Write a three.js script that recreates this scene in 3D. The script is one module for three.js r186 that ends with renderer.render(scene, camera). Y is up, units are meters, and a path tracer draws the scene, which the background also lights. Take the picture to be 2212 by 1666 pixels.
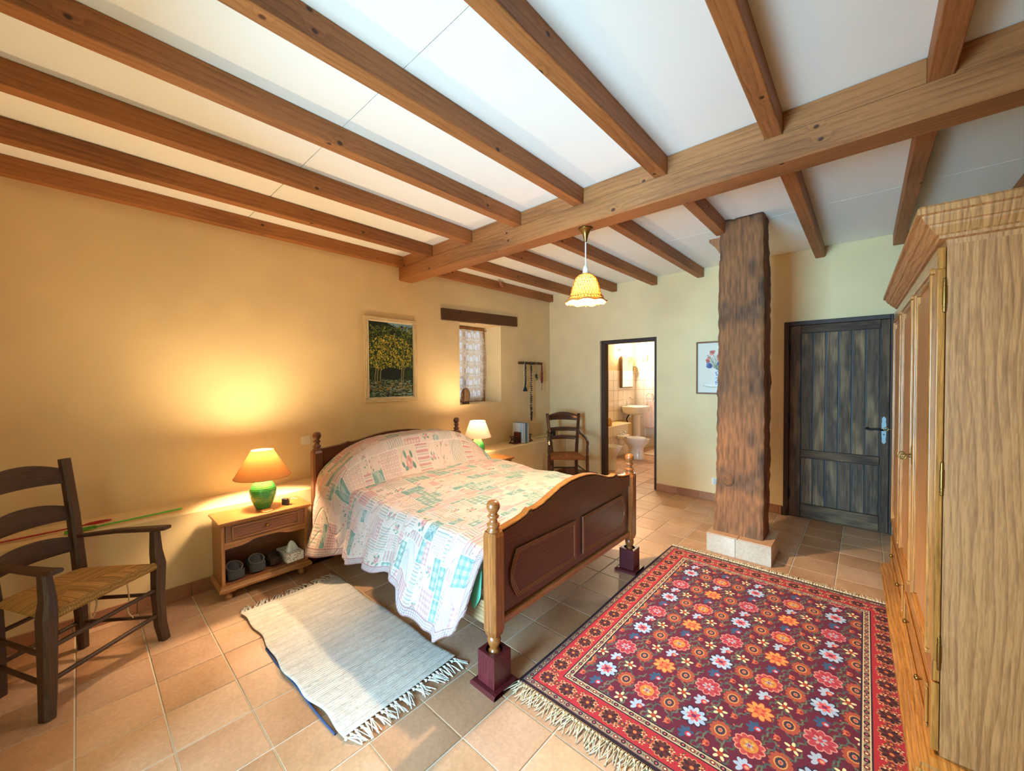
import * as THREE from 'three';
import { RoundedBoxGeometry } from 'three/addons/geometries/RoundedBoxGeometry.js';
import { mergeGeometries } from 'three/addons/utils/BufferGeometryUtils.js';
import { RectAreaLightUniformsLib } from 'three/addons/lights/RectAreaLightUniformsLib.js';

/* ---------- camera, sky, daylight, exposure ---------- */
const scene = new THREE.Scene();
const renderer = new THREE.WebGLRenderer({ antialias: true });
renderer.toneMapping = THREE.LinearToneMapping;
renderer.toneMappingExposure = 1.0;
renderer.shadowMap.enabled = true;
const camera = new THREE.PerspectiveCamera(89.086, 2212 / 1666, 0.05, 60);
camera.position.set(0, 1.5, 0);
{ // camera axes read from the vanishing points of the floor joints
  const cx = new THREE.Vector3(0.66992547, -0.00646154, 0.74240023), cy = new THREE.Vector3(0.01929105, 0.999776, -0.00870619), cz = new THREE.Vector3(-0.74217768, 0.02015417, 0.66990006);
  camera.quaternion.setFromRotationMatrix(new THREE.Matrix4().makeBasis(cx, cy, cz));
  camera.updateMatrixWorld(true); camera.updateProjectionMatrix();
}
scene.background = new THREE.Color(0.75, 0.9, 1.1);
RectAreaLightUniformsLib.init();
function daylight(w, h, x, y, z, tx, ty, tz, color, intensity) {
  const l = new THREE.RectAreaLight(new THREE.Color(...color), intensity, w, h);
  l.position.set(x, y, z); l.lookAt(tx, ty, tz); scene.add(l);
}
daylight(2.0, 2.05, -2.97, 1.12, -1.3, 5, 1.12, -1.3, [0.35, 0.70, 1.0], 70.0);   // sky through the glazed doors behind the camera
daylight(0.68, 0.95, 3.585, 1.68, -4.16, 3.585, 1.68, 0, [0.72, 0.88, 1.0], 1.1);  // sky through the niche window

/* ---------- random numbers and noise ---------- */
function rng(seed) { let s = seed >>> 0; return () => { s = (s + 0x6D2B79F5) | 0; let t = Math.imul(s ^ (s >>> 15), 1 | s); t = (t + Math.imul(t ^ (t >>> 7), 61 | t)) ^ t; return ((t ^ (t >>> 14)) >>> 0) / 4294967296; }; }
const R0 = rng(7);
function pn(px, py, seed) { // periodic value noise on a px by py lattice, 0..1
  const r = rng(seed), g = new Float32Array(px * py); for (let i = 0; i < g.length; i++) g[i] = r();
  return (u, v) => { // u, v in 0..1
    let x = u * px, y = v * py; let ix = Math.floor(x), iy = Math.floor(y); let fx = x - ix, fy = y - iy;
    fx = fx * fx * (3 - 2 * fx); fy = fy * fy * (3 - 2 * fy);
    ix = ((ix % px) + px) % px; iy = ((iy % py) + py) % py; const jx = (ix + 1) % px, jy = (iy + 1) % py;
    const a = g[iy * px + ix], b = g[iy * px + jx], c = g[jy * px + ix], d = g[jy * px + jx];
    return a + (b - a) * fx + (c - a) * fy + (a - b - c + d) * fx * fy;
  };
}
function dataTex(w, h, fn, srgb = true) {
  const d = new Uint8Array(w * h * 4), o = [0, 0, 0];
  for (let j = 0; j < h; j++) for (let i = 0; i < w; i++) {
    fn((i + 0.5) / w, (j + 0.5) / h, o); const k = (j * w + i) * 4;
    for (let c = 0; c < 3; c++) d[k + c] = Math.max(0, Math.min(255, o[c] * 255)); d[k + 3] = 255;
  }
  const t = new THREE.DataTexture(d, w, h); t.wrapS = t.wrapT = THREE.RepeatWrapping; t.magFilter = THREE.LinearFilter; t.minFilter = THREE.LinearMipmapLinearFilter; t.generateMipmaps = true;
  if (srgb) t.colorSpace = THREE.SRGBColorSpace; t.needsUpdate = true; return t;
}
function canvasTex(w, h, draw) {
  const c = document.createElement('canvas'); c.width = w; c.height = h; const g = c.getContext('2d'); draw(g, w, h);
  const t = new THREE.CanvasTexture(c); t.colorSpace = THREE.SRGBColorSpace; t.wrapS = t.wrapT = THREE.RepeatWrapping; return t;
}
const clamp = (x, a = 0, b = 1) => Math.max(a, Math.min(b, x));
const lerp = (a, b, t) => a + (b - a) * t;
const smooth = (a, b, x) => { const t = clamp((x - a) / (b - a)); return t * t * (3 - 2 * t); };
function interp(tab, x) { if (x <= tab[0][0]) return tab[0][1]; for (let i = 1; i < tab.length; i++) if (x <= tab[i][0]) { const t = (x - tab[i - 1][0]) / (tab[i][0] - tab[i - 1][0]); return lerp(tab[i - 1][1], tab[i][1], t * t * (3 - 2 * t)); } return tab[tab.length - 1][1]; }

/* ---------- textures ---------- */
// wood: grain runs along u; 2 m by 0.5 m
function woodTex(seed, { rings = 14, warp = 1.2, knots = 0, contrast = 0.4, fine = 0.16, w = 1024, h = 256, blotch = 0.2, warm = 0.6 } = {}) {
  const a = pn(3, 4, seed), b = pn(9, 10, seed + 1), c = pn(24, 128, seed + 2), f = pn(90, 256, seed + 3), bl = pn(5, 3, seed + 4), r = rng(seed + 9), K = [];
  for (let i = 0; i < knots; i++) K.push([r(), r(), 0.008 + r() * 0.009]);
  return dataTex(w, h, (u, v, o) => {
    let t = v * rings + warp * (a(u, v) * 2 + b(u, v) * 0.5), kd = 0;
    for (const [ku, kv, kr] of K) {
      let du = Math.abs(u - ku), dv = Math.abs(v - kv); du = Math.min(du, 1 - du) * 2; dv = Math.min(dv, 1 - dv) * 0.5;
      const d = Math.sqrt(du * du * 0.35 + dv * dv); t += 1.6 * Math.exp(-(d * d) / (kr * kr * 4)); kd = Math.max(kd, 1 - smooth(kr * 0.5, kr * 1.1, Math.sqrt(du * du * 0.6 + dv * dv)));
    }
    const ph = t - Math.floor(t); const ring = Math.pow(ph, 2.2) * (1 - smooth(0.9, 1, ph));
    let g = 1 - contrast * ring - fine * (c(u, v) - 0.3) - fine * 0.7 * (f(u, v) - 0.5) - blotch * (bl(u, v) - 0.35);
    g = clamp(g, 0.12, 1) * (1 - 0.6 * kd);
    o[0] = Math.pow(g, 1 - 0.25 * warm); o[1] = g * 0.985; o[2] = Math.pow(g, 1 + 0.45 * warm) * 0.97;
  });
}
const T = {};
T.pine = woodTex(11, { rings: 16, warp: 1.1, knots: 6, contrast: 0.15, fine: 0.16, blotch: 0.3 });
T.fine = woodTex(21, { rings: 26, warp: 0.8, contrast: 0.22, fine: 0.2, blotch: 0.15 });
T.oak = woodTex(31, { rings: 26, warp: 2.0, contrast: 0.2, fine: 0.2, blotch: 0.1, h: 512, w: 1024 });
T.oakstraight = woodTex(37, { rings: 30, warp: 1.6, contrast: 0.28, fine: 0.24, blotch: 0.1 });
{ // weathered dark boards of the plank door
  const a = pn(5, 6, 51), b = pn(30, 90, 52), c = pn(10, 60, 53), e = pn(14, 9, 54);
  T.board = dataTex(512, 256, (u, v, o) => { const m = a(u, v), p = smooth(0.45, 0.8, m * 0.6 + e(u, v) * 0.5), g = 0.5 + 0.2 * p + 0.16 * (b(u, v) - 0.5) + 0.14 * (c(u, v) - 0.5); o[0] = g; o[1] = g * 0.985; o[2] = g * (1.0 - 0.06 * p); });
}
{ // hewn oak of the pillar
  const a = pn(4, 5, 61), b = pn(7, 9, 62), c = pn(7, 120, 63), d = pn(24, 60, 64), e = pn(8, 40, 65);
  T.hewn = dataTex(1024, 512, (u, v, o) => { const dk = smooth(0.52, 0.78, a(u, v) * 0.55 + b(u, v) * 0.5), g = 0.8 - 0.24 * dk + 0.14 * (c(u, v) - 0.5) + 0.2 * (d(u, v) - 0.5) - 0.08 * smooth(0.75, 0.95, e(u, v)); o[0] = clamp(g); o[1] = clamp(g * (0.93 + 0.06 * dk)); o[2] = clamp(g * (0.82 + 0.18 * dk)); });
}
{ // lime plaster: soft hand-trowelled relief
  const a = pn(5, 5, 71), b = pn(17, 17, 72), c = pn(60, 60, 73);
  T.plaster = dataTex(512, 512, (u, v, o) => { const g = 0.5 + 0.5 * (a(u, v) - 0.5) + 0.3 * (b(u, v) - 0.5) + 0.12 * (c(u, v) - 0.5); o[0] = o[1] = o[2] = g; }, false);
  T.plasterC = dataTex(256, 256, (u, v, o) => { const g = 0.965 + 0.05 * (a(u, v) - 0.5) + 0.03 * (b(u, v) - 0.5); o[0] = g; o[1] = g; o[2] = g * 0.99; });
}
{ // fired clay
  const a = pn(3, 3, 81), b = pn(9, 9, 82), c = pn(90, 90, 83), s = pn(2, 14, 84);
  T.clay = dataTex(512, 512, (u, v, o) => { const m = a(u, v) * 0.6 + b(u, v) * 0.25 + s(u, v) * 0.15, g = 0.86 + 0.2 * (m - 0.5) + 0.07 * (c(u, v) - 0.5); o[0] = clamp(g + 0.02); o[1] = clamp(g - 0.03 + 0.05 * (m - 0.5)); o[2] = clamp(g - 0.07 + 0.12 * (m - 0.5)); });
}

/* ---------- materials ---------- */
function mat(color, roughness = 0.6, o = {}) {
  const { map, bump, bs = 0.0006, phys, ...rest } = o; const C = phys ? THREE.MeshPhysicalMaterial : THREE.MeshStandardMaterial;
  const m = new C({ color: new THREE.Color(color), roughness, ...rest, ...(phys || {}) });
  if (map) { m.map = map; } if (bump) { m.bumpMap = bump; m.bumpScale = bs; } m.side = THREE.DoubleSide; return m;
}
const M = {
  wall: mat('#edd3a2', 0.92, { map: T.plasterC, bump: T.plaster, bs: 0.006 }),
  ceiling: mat('#f6f6ee', 0.9),
  joist: mat('#a66b39', 0.6, { map: T.pine, bump: T.pine, bs: 0.0012 }),
  lintel: mat('#5d3d22', 0.7, { map: T.pine, bump: T.pine, bs: 0.002 }),
  bedPost: mat('#a0602e', 0.32, { map: T.fine, phys: { clearcoat: 0.4, clearcoatRoughness: 0.25 } }),
  bedPanel: mat('#633720', 0.34, { map: T.fine, phys: { clearcoat: 0.35, clearcoatRoughness: 0.3 } }),
  bedEdge: mat('#b0763a', 0.25, { map: T.fine, phys: { clearcoat: 0.5, clearcoatRoughness: 0.2 } }),
  stand: mat('#b27b45', 0.36, { map: T.fine, phys: { clearcoat: 0.3, clearcoatRoughness: 0.3 } }),
  standDark: mat('#8f5a38', 0.36, { map: T.fine, phys: { clearcoat: 0.3, clearcoatRoughness: 0.3 } }),
  oak: mat('#cf9258', 0.5, { map: T.oak, phys: { clearcoat: 0.25, clearcoatRoughness: 0.35 } }),
  oakS: mat('#d08c40', 0.3, { map: T.oakstraight, phys: { clearcoat: 0.6, clearcoatRoughness: 0.18 } }),
  chair: mat('#4a3328', 0.5, { map: T.fine }),
  chairGloss: mat('#4a2a1c', 0.22, { map: T.fine, phys: { clearcoat: 0.7, clearcoatRoughness: 0.12 } }),
  riser: mat('#5a1d22', 0.35, { map: T.fine }),
  doorWood: mat('#9a7a5a', 0.8, { map: T.board, bump: T.board, bs: 0.0012 }),
  doorBoard: [mat('#bd9a72', 0.78, { map: T.board, bump: T.board, bs: 0.0012 }), mat('#a88a68', 0.78, { map: T.board, bump: T.board, bs: 0.0012 }), mat('#b29270', 0.78, { map: T.board, bump: T.board, bs: 0.0012 })],
  darkFrame: mat('#3c2a20', 0.6, { map: T.pine }),
  hewn: mat('#a06e48', 0.85, { map: T.hewn, bump: T.hewn, bs: 0.004 }),
  grout: mat('#cfc3b0', 0.95),
  base: mat('#b98a6c', 0.55, { map: T.clay }),
  white: mat('#f2efe9', 0.22), ceramic: mat('#f4efe6', 0.12, { phys: { clearcoat: 0.6, clearcoatRoughness: 0.08 } }),
  whiteTile: mat('#efe6da', 0.18), plastic: mat('#efe6d2', 0.4),
  bead: mat('#8d5332', 0.18, { phys: { clearcoat: 0.8, clearcoatRoughness: 0.1 } }), chrome: mat('#d8d8d8', 0.15, { metalness: 1 }), brass: mat('#967840', 0.32, { metalness: 1 }), iron: mat('#16181a', 0.4, { metalness: 0.6 }), steel: mat('#7d8a8c', 0.45, { metalness: 0.5 }),
  black: mat('#111111', 0.5), mirror: mat('#f0f4f2', 0.02, { metalness: 1 }), glass: mat('#ffffff', 0.0, { phys: { transmission: 1, thickness: 0, ior: 1.5 } }),
};
const clayTints = ['#d3b08e', '#cca582', '#d8b798', '#cdac92', '#d6b290', '#c8a07e', '#d1af94'].map((c) => mat(c, 0.42, { map: T.clay, bump: T.clay, bs: 0.0008 }));

/* ---------- geometry helpers ---------- */
const V3 = (x, y, z) => new THREE.Vector3(x, y, z);
// uv in metres (2 m x 0.5 m per texture), u along the grain axis
function grainUV(g, axis = 0, su = 2, sv = 0.5, ou = R0(), ov = R0()) {
  g = g.index ? g.toNonIndexed() : g; const p = g.attributes.position, uv = new Float32Array(p.count * 2), A = V3(), B = V3(), C = V3(), n = V3();
  for (let i = 0; i < p.count; i += 3) {
    A.fromBufferAttribute(p, i); B.fromBufferAttribute(p, i + 1); C.fromBufferAttribute(p, i + 2);
    n.subVectors(B, A).cross(C.clone().sub(A)); const ab = [Math.abs(n.x), Math.abs(n.y), Math.abs(n.z)]; let k = ab.indexOf(Math.max(...ab));
    let a = axis, b;
    if (k === axis) { a = (axis + 1) % 3; b = (axis + 2) % 3; } else b = 3 - axis - k;
    for (let j = 0; j < 3; j++) { const q = [p.getX(i + j), p.getY(i + j), p.getZ(i + j)]; uv[(i + j) * 2] = q[a] / su + ou; uv[(i + j) * 2 + 1] = q[b] / sv + ov; }
  }
  g.setAttribute('uv', new THREE.BufferAttribute(uv, 2)); return g;
}
function box(x0, x1, y0, y1, z0, z1, r = 0, axis = null, su, sv) {
  const w = x1 - x0, h = y1 - y0, d = z1 - z0; let g = r > 0 ? new RoundedBoxGeometry(w, h, d, 1, Math.min(r, w / 2.01, h / 2.01, d / 2.01)) : new THREE.BoxGeometry(w, h, d);
  g.translate((x0 + x1) / 2, (y0 + y1) / 2, (z0 + z1) / 2);
  if (axis === null) axis = w >= h && w >= d ? 0 : h >= d ? 1 : 2;
  return grainUV(g, axis, su, sv);
}
function merge(list) { list = list.map((g) => { g = g.index ? g.toNonIndexed() : g; for (const k of Object.keys(g.attributes)) if (!['position', 'normal', 'uv', 'color'].includes(k)) g.deleteAttribute(k); if (!g.attributes.uv) g.setAttribute('uv', new THREE.BufferAttribute(new Float32Array(g.attributes.position.count * 2), 2)); return g; }); return list.length > 1 ? mergeGeometries(list) : list[0]; }
function lathe(pts, seg = 24) { return new THREE.LatheGeometry(pts.map(([r, y]) => new THREE.Vector2(r, y)), seg); }
function tube(pts, r, seg = 24, rad = 6, closed = false) { return new THREE.TubeGeometry(new THREE.CatmullRomCurve3(pts.map((p) => V3(...p)), closed, 'catmullrom', 0.5), seg, r, rad, closed); }
function rod(a, b, r, rad = 8, r2 = r) { const A = V3(...a), B = V3(...b), d = B.clone().sub(A), L = d.length(); const g = new THREE.CylinderGeometry(r2, r, L, rad); g.applyQuaternion(new THREE.Quaternion().setFromUnitVectors(V3(0, 1, 0), d.normalize())); const m = A.add(B).multiplyScalar(0.5); g.translate(m.x, m.y, m.z); return g; }
// sweep a chamfered rectangle along points; sizes [[w,d],...]; side = direction of the width
function sweep(pts, sizes, side = [1, 0, 0], ch = 0.2) {
  const P = pts.map((p) => V3(...p)), S = V3(...side), pos = [], idx = [], N = 8;
  P.forEach((p, i) => {
    const t = P[Math.min(i + 1, P.length - 1)].clone().sub(P[Math.max(i - 1, 0)]).normalize(); const s = S.clone().addScaledVector(t, -S.dot(t)).normalize(), u = t.clone().cross(s);
    const [w, d] = sizes[Math.min(i, sizes.length - 1)], c = ch * Math.min(w, d), a = w / 2, b = d / 2;
    for (const [x, y] of [[a, b - c], [a - c, b], [-a + c, b], [-a, b - c], [-a, -b + c], [-a + c, -b], [a - c, -b], [a, -b + c]]) { const q = p.clone().addScaledVector(s, x).addScaledVector(u, y); pos.push(q.x, q.y, q.z); }
  });
  for (let i = 0; i < P.length - 1; i++) for (let k = 0; k < N; k++) { const a = i * N + k, b = i * N + (k + 1) % N; idx.push(a, b, a + N, b, b + N, a + N); }
  const e = (P.length - 1) * N; for (let k = 1; k < N - 1; k++) { idx.push(0, k + 1, k); idx.push(e, e + k, e + k + 1); }
  let g = new THREE.BufferGeometry(); g.setAttribute('position', new THREE.Float32BufferAttribute(pos, 3)); g.setIndex(idx); g = g.toNonIndexed(); g.computeVertexNormals(); return g;
}
function extrude(points, depth, bevel = 0, o = {}) {
  const s = points instanceof THREE.Shape ? points : new THREE.Shape(points.map(([x, y]) => new THREE.Vector2(x, y)));
  return new THREE.ExtrudeGeometry(s, { depth, bevelEnabled: bevel > 0, bevelSize: bevel, bevelThickness: bevel, bevelSegments: 2, curveSegments: 16, ...o });
}
function grid(nu, nv, f, uvf) { // surface patch f(u,v)->[x,y,z]
  const pos = [], uv = [], idx = [];
  for (let j = 0; j <= nv; j++) for (let i = 0; i <= nu; i++) { const q = f(i / nu, j / nv); pos.push(...q); const w = uvf ? uvf(i / nu, j / nv) : [i / nu, j / nv]; uv.push(...w); }
  for (let j = 0; j < nv; j++) for (let i = 0; i < nu; i++) { const a = j * (nu + 1) + i, b = a + 1, c = a + nu + 1, d = c + 1; idx.push(a, b, d, a, d, c); }
  const g = new THREE.BufferGeometry(); g.setAttribute('position', new THREE.Float32BufferAttribute(pos, 3)); g.setAttribute('uv', new THREE.Float32BufferAttribute(uv, 2)); g.setIndex(idx); g.computeVertexNormals(); return g;
}
function shell(nu, nv, f, uvf, th) { // the patch given a thickness th against its normals
  const a = grid(nu, nv, f, uvf), p = a.attributes.position, n = a.attributes.normal, uv = a.attributes.uv, c = p.count, pos = [], uvs = [], idx = [...a.index.array];
  for (let i = 0; i < c; i++) { pos.push(p.getX(i), p.getY(i), p.getZ(i)); uvs.push(uv.getX(i), uv.getY(i)); }
  for (let i = 0; i < c; i++) { pos.push(p.getX(i) - n.getX(i) * th, p.getY(i) - n.getY(i) * th, p.getZ(i) - n.getZ(i) * th); uvs.push(uv.getX(i), uv.getY(i)); }
  for (let k = 0; k < a.index.count; k += 3) idx.push(c + a.index.array[k], c + a.index.array[k + 2], c + a.index.array[k + 1]);
  const w = nu + 1, edge = []; for (let i = 0; i < nu; i++) edge.push([i + 1, i], [nv * w + i, nv * w + i + 1]); for (let j = 0; j < nv; j++) edge.push([j * w, (j + 1) * w], [(j + 1) * w + nu, j * w + nu]);
  for (const [x, y] of edge) idx.push(x, y, y + c, x, y + c, x + c);
  const g = new THREE.BufferGeometry(); g.setAttribute('position', new THREE.Float32BufferAttribute(pos, 3)); g.setAttribute('uv', new THREE.Float32BufferAttribute(uvs, 2)); g.setIndex(idx); g.computeVertexNormals(); return g;
}
// closed moulding round three sides of a box footprint [x0,x1]x[z0,z1] (front is z0): profile [[out, y], ...]
function moulding(x0, x1, z0, z1, prof) {
  const pos = [], idx = [], n = prof.length;
  for (const [o, y] of prof) pos.push(x0 - o, y, z1, x0 - o, y, z0 - o, x1 + o, y, z0 - o, x1 + o, y, z1);
  for (let i = 0; i < n - 1; i++) for (let k = 0; k < 3; k++) { const a = i * 4 + k; idx.push(a, a + 1, a + 5, a, a + 5, a + 4); }
  const t = (n - 1) * 4; idx.push(t, t + 1, t + 2, t, t + 2, t + 3, 0, 2, 1, 0, 3, 2);
  let g = new THREE.BufferGeometry(); g.setAttribute('position', new THREE.Float32BufferAttribute(pos, 3)); g.setIndex(idx); g = g.toNonIndexed(); g.computeVertexNormals(); return g;
}

/* ---------- scene helpers ---------- */
const taken = {};
function numbered(n) { const k = taken[n] = (taken[n] ?? -1) + 1; return k ? `${n}_${String(k).padStart(3, '0')}` : n; }
function part(name, geo, m, parent) { const o = new THREE.Mesh(geo, m); o.name = name; o.castShadow = o.receiveShadow = true; parent.add(o); return o; }
function thing(name, label, category, pos = [0, 0, 0], ry = 0, group) { const o = new THREE.Group(); o.name = numbered(name); o.position.set(...pos); o.rotation.y = ry; o.userData = { label, category }; if (group) o.userData.group = group; scene.add(o); return o; }
function solo(name, geo, m, label, category, group) { const o = new THREE.Mesh(geo, m); o.name = numbered(name); o.castShadow = o.receiveShadow = true; o.userData = { label, category }; if (group) o.userData.group = group; scene.add(o); return o; }
function struct(name, geo, m, label, category) { const o = geo ? new THREE.Mesh(geo, m) : new THREE.Group(); o.name = name; o.castShadow = o.receiveShadow = true; o.userData = { label, category, kind: 'structure' }; scene.add(o); return o; }

/* ================= THE ROOM ================= */
const CEIL = 2.81, XB = 5.1, ZW = -3.78, ZL = -3.47, LEDGE = 0.585, ZR = 1.2, XR = -3.0;
const plasterUV = (g) => grainUV(g, 0, 2.5, 2.5, 0, 0);
const wb = (x0, x1, y0, y1, z0, z1) => plasterUV(new THREE.BoxGeometry(x1 - x0, y1 - y0, z1 - z0).translate((x0 + x1) / 2, (y0 + y1) / 2, (z0 + z1) / 2));

/* floor */
const floor = struct('floor', box(XR - 0.15, 8.4, -0.12, -0.004, -4.2, ZR + 0.15), M.grout, 'pale terracotta tiled floor of the whole room', 'floor');
{
  const px = 0.27, pz = 0.2712, gx0 = 0.232 - px * 13, gz0 = -0.151 - pz * 14, cand = [], e = 0.003, c = 0.0022;
  const tileGeo = (w, d, k) => { // bevelled top and four sides
    const a = w / 2, b = d / 2, pos = [], uv = [], q = (p) => { for (const i of [0, 1, 2, 0, 2, 3]) { pos.push(...p[i]); uv.push(p[i][0] / 0.9 + k * 0.31, p[i][2] / 0.9 + k * 0.17); } };
    const T4 = [[-a + c, 0, -b + c], [-a + c, 0, b - c], [a - c, 0, b - c], [a - c, 0, -b + c]], S4 = [[-a, -c, -b], [-a, -c, b], [a, -c, b], [a, -c, -b]], B4 = S4.map(([x, , z]) => [x, -0.004, z]);
    q(T4); for (let i = 0; i < 4; i++) { const j = (i + 1) % 4; q([S4[i], S4[j], T4[j], T4[i]]); q([B4[i], B4[j], S4[j], S4[i]]); }
    const g = new THREE.BufferGeometry(); g.setAttribute('position', new THREE.Float32BufferAttribute(pos, 3)); g.setAttribute('uv', new THREE.Float32BufferAttribute(uv, 2)); g.computeVertexNormals(); return g;
  };
  const full = [0, 1, 2, 3, 4].map((k) => tileGeo(px - 2 * e, pz - 2 * e, k)), v = V3();
  const r = rng(5);
  for (let i = 0; i < 43; i++) for (let j = 0; j < 22; j++) {
    let x0 = gx0 + i * px, x1 = x0 + px, z0 = gz0 + j * pz, z1 = z0 + pz; const k = Math.floor(r() * 5), tint = Math.floor(r() * clayTints.length), fl = r() < 0.5;
    if (x1 < XR || x0 > 8.25 || z1 < ZL || z0 > ZR) continue;
    const X0 = Math.max(x0, XR), X1 = Math.min(x1, 8.25), Z0 = Math.max(z0, ZL), Z1 = Math.min(z1, ZR); if (X1 - X0 < 0.03 || Z1 - Z0 < 0.03) continue;
    const whole = X0 === x0 && X1 === x1 && Z0 === z0 && Z1 === z1, x = (X0 + X1) / 2, z = (Z0 + Z1) / 2;
    v.set(x, 0, z); const d = v.distanceTo(camera.position); v.project(camera); const hidden = (x > 1.5 && x < 3.4 && z > -1.2) || (x > 2.1 && x < 4 && z > 0.15) || z > 0.5 || (x > XB && (z > -1.9 || z < -3.4)) || (x > 1.5 && x < 2.75 && z < -1.6 && z > -3.4);
    const see = v.z < 1 && Math.abs(v.x) < 1.12 && Math.abs(v.y) < 1.12 && !hidden; cand.push({ x, z, w: X1 - X0, dz: Z1 - Z0, whole, k, tint, fl, see, d });
  }
  cand.sort((p, q) => (q.see - p.see) || (p.d - q.d)); const rest = [];
  cand.forEach((t, n) => {
    const g = t.whole ? full[t.k] : tileGeo(t.w - 2 * e, t.dz - 2 * e, t.k);
    if (n < 300 && t.see) { const m = part('tile', g, clayTints[t.tint], floor); m.position.set(t.x, 0, t.z); if (t.fl && t.whole) m.rotation.y = Math.PI; }
    else rest.push(g.clone().translate(t.x, 0, t.z));
  });
  const o = part('tile_field', mergeGeometries(rest), clayTints[0], floor); o.userData.kind = 'stuff';
}

/* walls */
struct('wall_left', merge([
  wb(XR, 3.21, -0.1, CEIL, ZW - 0.4, ZW), wb(3.96, 8.3, -0.1, CEIL, ZW - 0.4, ZW), wb(3.21, 3.96, -0.1, 1.16, ZW - 0.4, ZW), wb(3.21, 3.96, 2.215, CEIL, ZW - 0.4, ZW),
  grainUV(extrude([[ZL, -0.1], [ZL, LEDGE - 0.012], [ZL - 0.012, LEDGE], [ZW - 0.05, LEDGE + 0.006], [ZW - 0.05, -0.1]], 7.4 - XR).rotateY(-Math.PI / 2).translate(7.4, 0, 0), 0, 2.5, 2.5, 0, 0),
]), M.wall, 'cream plaster wall behind the bed with a low ledge', 'wall');
struct('wall_back', merge([
  wb(XB, XB + 0.14, -0.1, CEIL, ZW, -2.874), wb(XB, XB + 0.14, 2.025, CEIL, -2.874, -2.041), wb(XB, XB + 0.14, -0.1, CEIL, -2.041, -0.652), wb(XB, XB + 0.14, 2.07, CEIL, -0.652, 0.19), wb(XB, XB + 0.14, -0.1, CEIL, 0.19, ZR + 0.15), wb(XB + 0.14, XB + 0.18, -0.1, CEIL, -0.9, 0.5),
]), M.wall, 'cream plaster end wall with the bathroom opening and plank door', 'wall');
struct('wall_right', wb(XR, 8.3, -0.1, CEIL, ZR, ZR + 0.15), M.wall, 'cream plaster wall behind the oak wardrobe', 'wall');
struct('wall_rear', merge([wb(XR - 0.15, XR, -0.1, CEIL, ZW, -2.35), wb(XR - 0.15, XR, 2.2, CEIL, -2.35, -0.25), wb(XR - 0.15, XR, -0.1, CEIL, -0.25, ZR), wb(-0.9, -0.6, -0.1, CEIL, ZW, -1.8), wb(-0.9, -0.6, -0.1, CEIL, -0.6, ZR), wb(-0.9, -0.6, 2.15, CEIL, -1.8, -0.6)]), M.wall, 'cream plaster wall with glazed doors behind the viewer', 'wall');
{ // glazed doors behind the viewer
  const d = struct('door_2', null, null, 'white framed glazed double doors behind the viewer', 'door');
  for (let k = 0; k < 2; k++) { const z0 = -2.35 + k * 1.05, z1 = z0 + 1.05;
    part('frame', merge([box(XR - 0.1, XR - 0.04, 0.0, 2.2, z0, z0 + 0.09, 0.006), box(XR - 0.1, XR - 0.04, 0.0, 2.2, z1 - 0.09, z1, 0.006), box(XR - 0.1, XR - 0.04, 2.1, 2.2, z0 + 0.09, z1 - 0.09, 0.006), box(XR - 0.1, XR - 0.04, 0.0, 0.14, z0 + 0.09, z1 - 0.09, 0.006)]), M.white, d);
    part('pane', new THREE.BoxGeometry(0.004, 1.96, 0.87).translate(XR - 0.07, 1.12, (z0 + z1) / 2), M.glass, d); }
}
/* ceiling: panels between the joists, open joints */
const ceiling = struct('ceiling', wb(XR - 0.15, 8.4, CEIL + 0.012, CEIL + 0.12, -4.2, ZR + 0.15), M.ceiling, 'white panelled ceiling above the joists', 'ceiling');
const JR = [-3.704, -3.18, -2.602, -2.03, -1.461, -0.885, -0.316, 0.255, 0.83];
{ const xs = [XR, 0.95, 3.86, XB]; for (let j = 0; j < JR.length; j++) { const z0 = JR[j] - 0.04, z1 = j + 1 < JR.length ? JR[j + 1] - 0.04 : ZR; for (let i = 0; i < 3; i++) part('panel', box(xs[i] + 0.0022, xs[i + 1] - 0.0022, CEIL, CEIL + 0.012, z0, z1, 0), M.ceiling, ceiling); } }
/* beam, joists */
const ordinal = ['first', 'second', 'third', 'fourth', 'fifth', 'sixth', 'seventh', 'eighth', 'ninth'];
JR.forEach((z, k) => {
  const x1 = k === 5 ? 3.7 : XB; const t = k === 0 ? ['brown pine joist hugging the bed wall under the ceiling'] : [`stained pine ceiling joist, ${ordinal[k]} counted from the bed wall`];
  const r = rng(100 + k), g = new RoundedBoxGeometry(x1 - XR - 0.002, 0.109, 0.078, 1, 0.006); g.translate((x1 + XR) / 2, CEIL - 0.0545, z - 0.039);
  solo('ceiling_joist', grainUV(g, 0, 2, 0.5, r(), r()), M.joist, t[0], 'joist', 'ceiling joists');
});
{
  const b = thing('ceiling_beam', 'heavy stained pine beam crossing under all the joists', 'beam');
  const shape = [[2.365, 2.7], [2.365, 2.575], [2.377, 2.562], [2.525, 2.562], [2.537, 2.575], [2.537, 2.7]];
  part('timber', grainUV(extrude(shape, ZR + 3.83).translate(0, 0, -3.83), 2, 2, 0.5, 0.37, 0.2), M.joist, b);
  for (let j = 0; j < JR.length - 1; j++) { const z0 = JR[j], z1 = JR[j + 1] - 0.078; part('blocking', box(2.368, 2.53, 2.7035, CEIL - 0.002, z0, z1, 0.003, 2), M.joist, b); }
}
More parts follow.
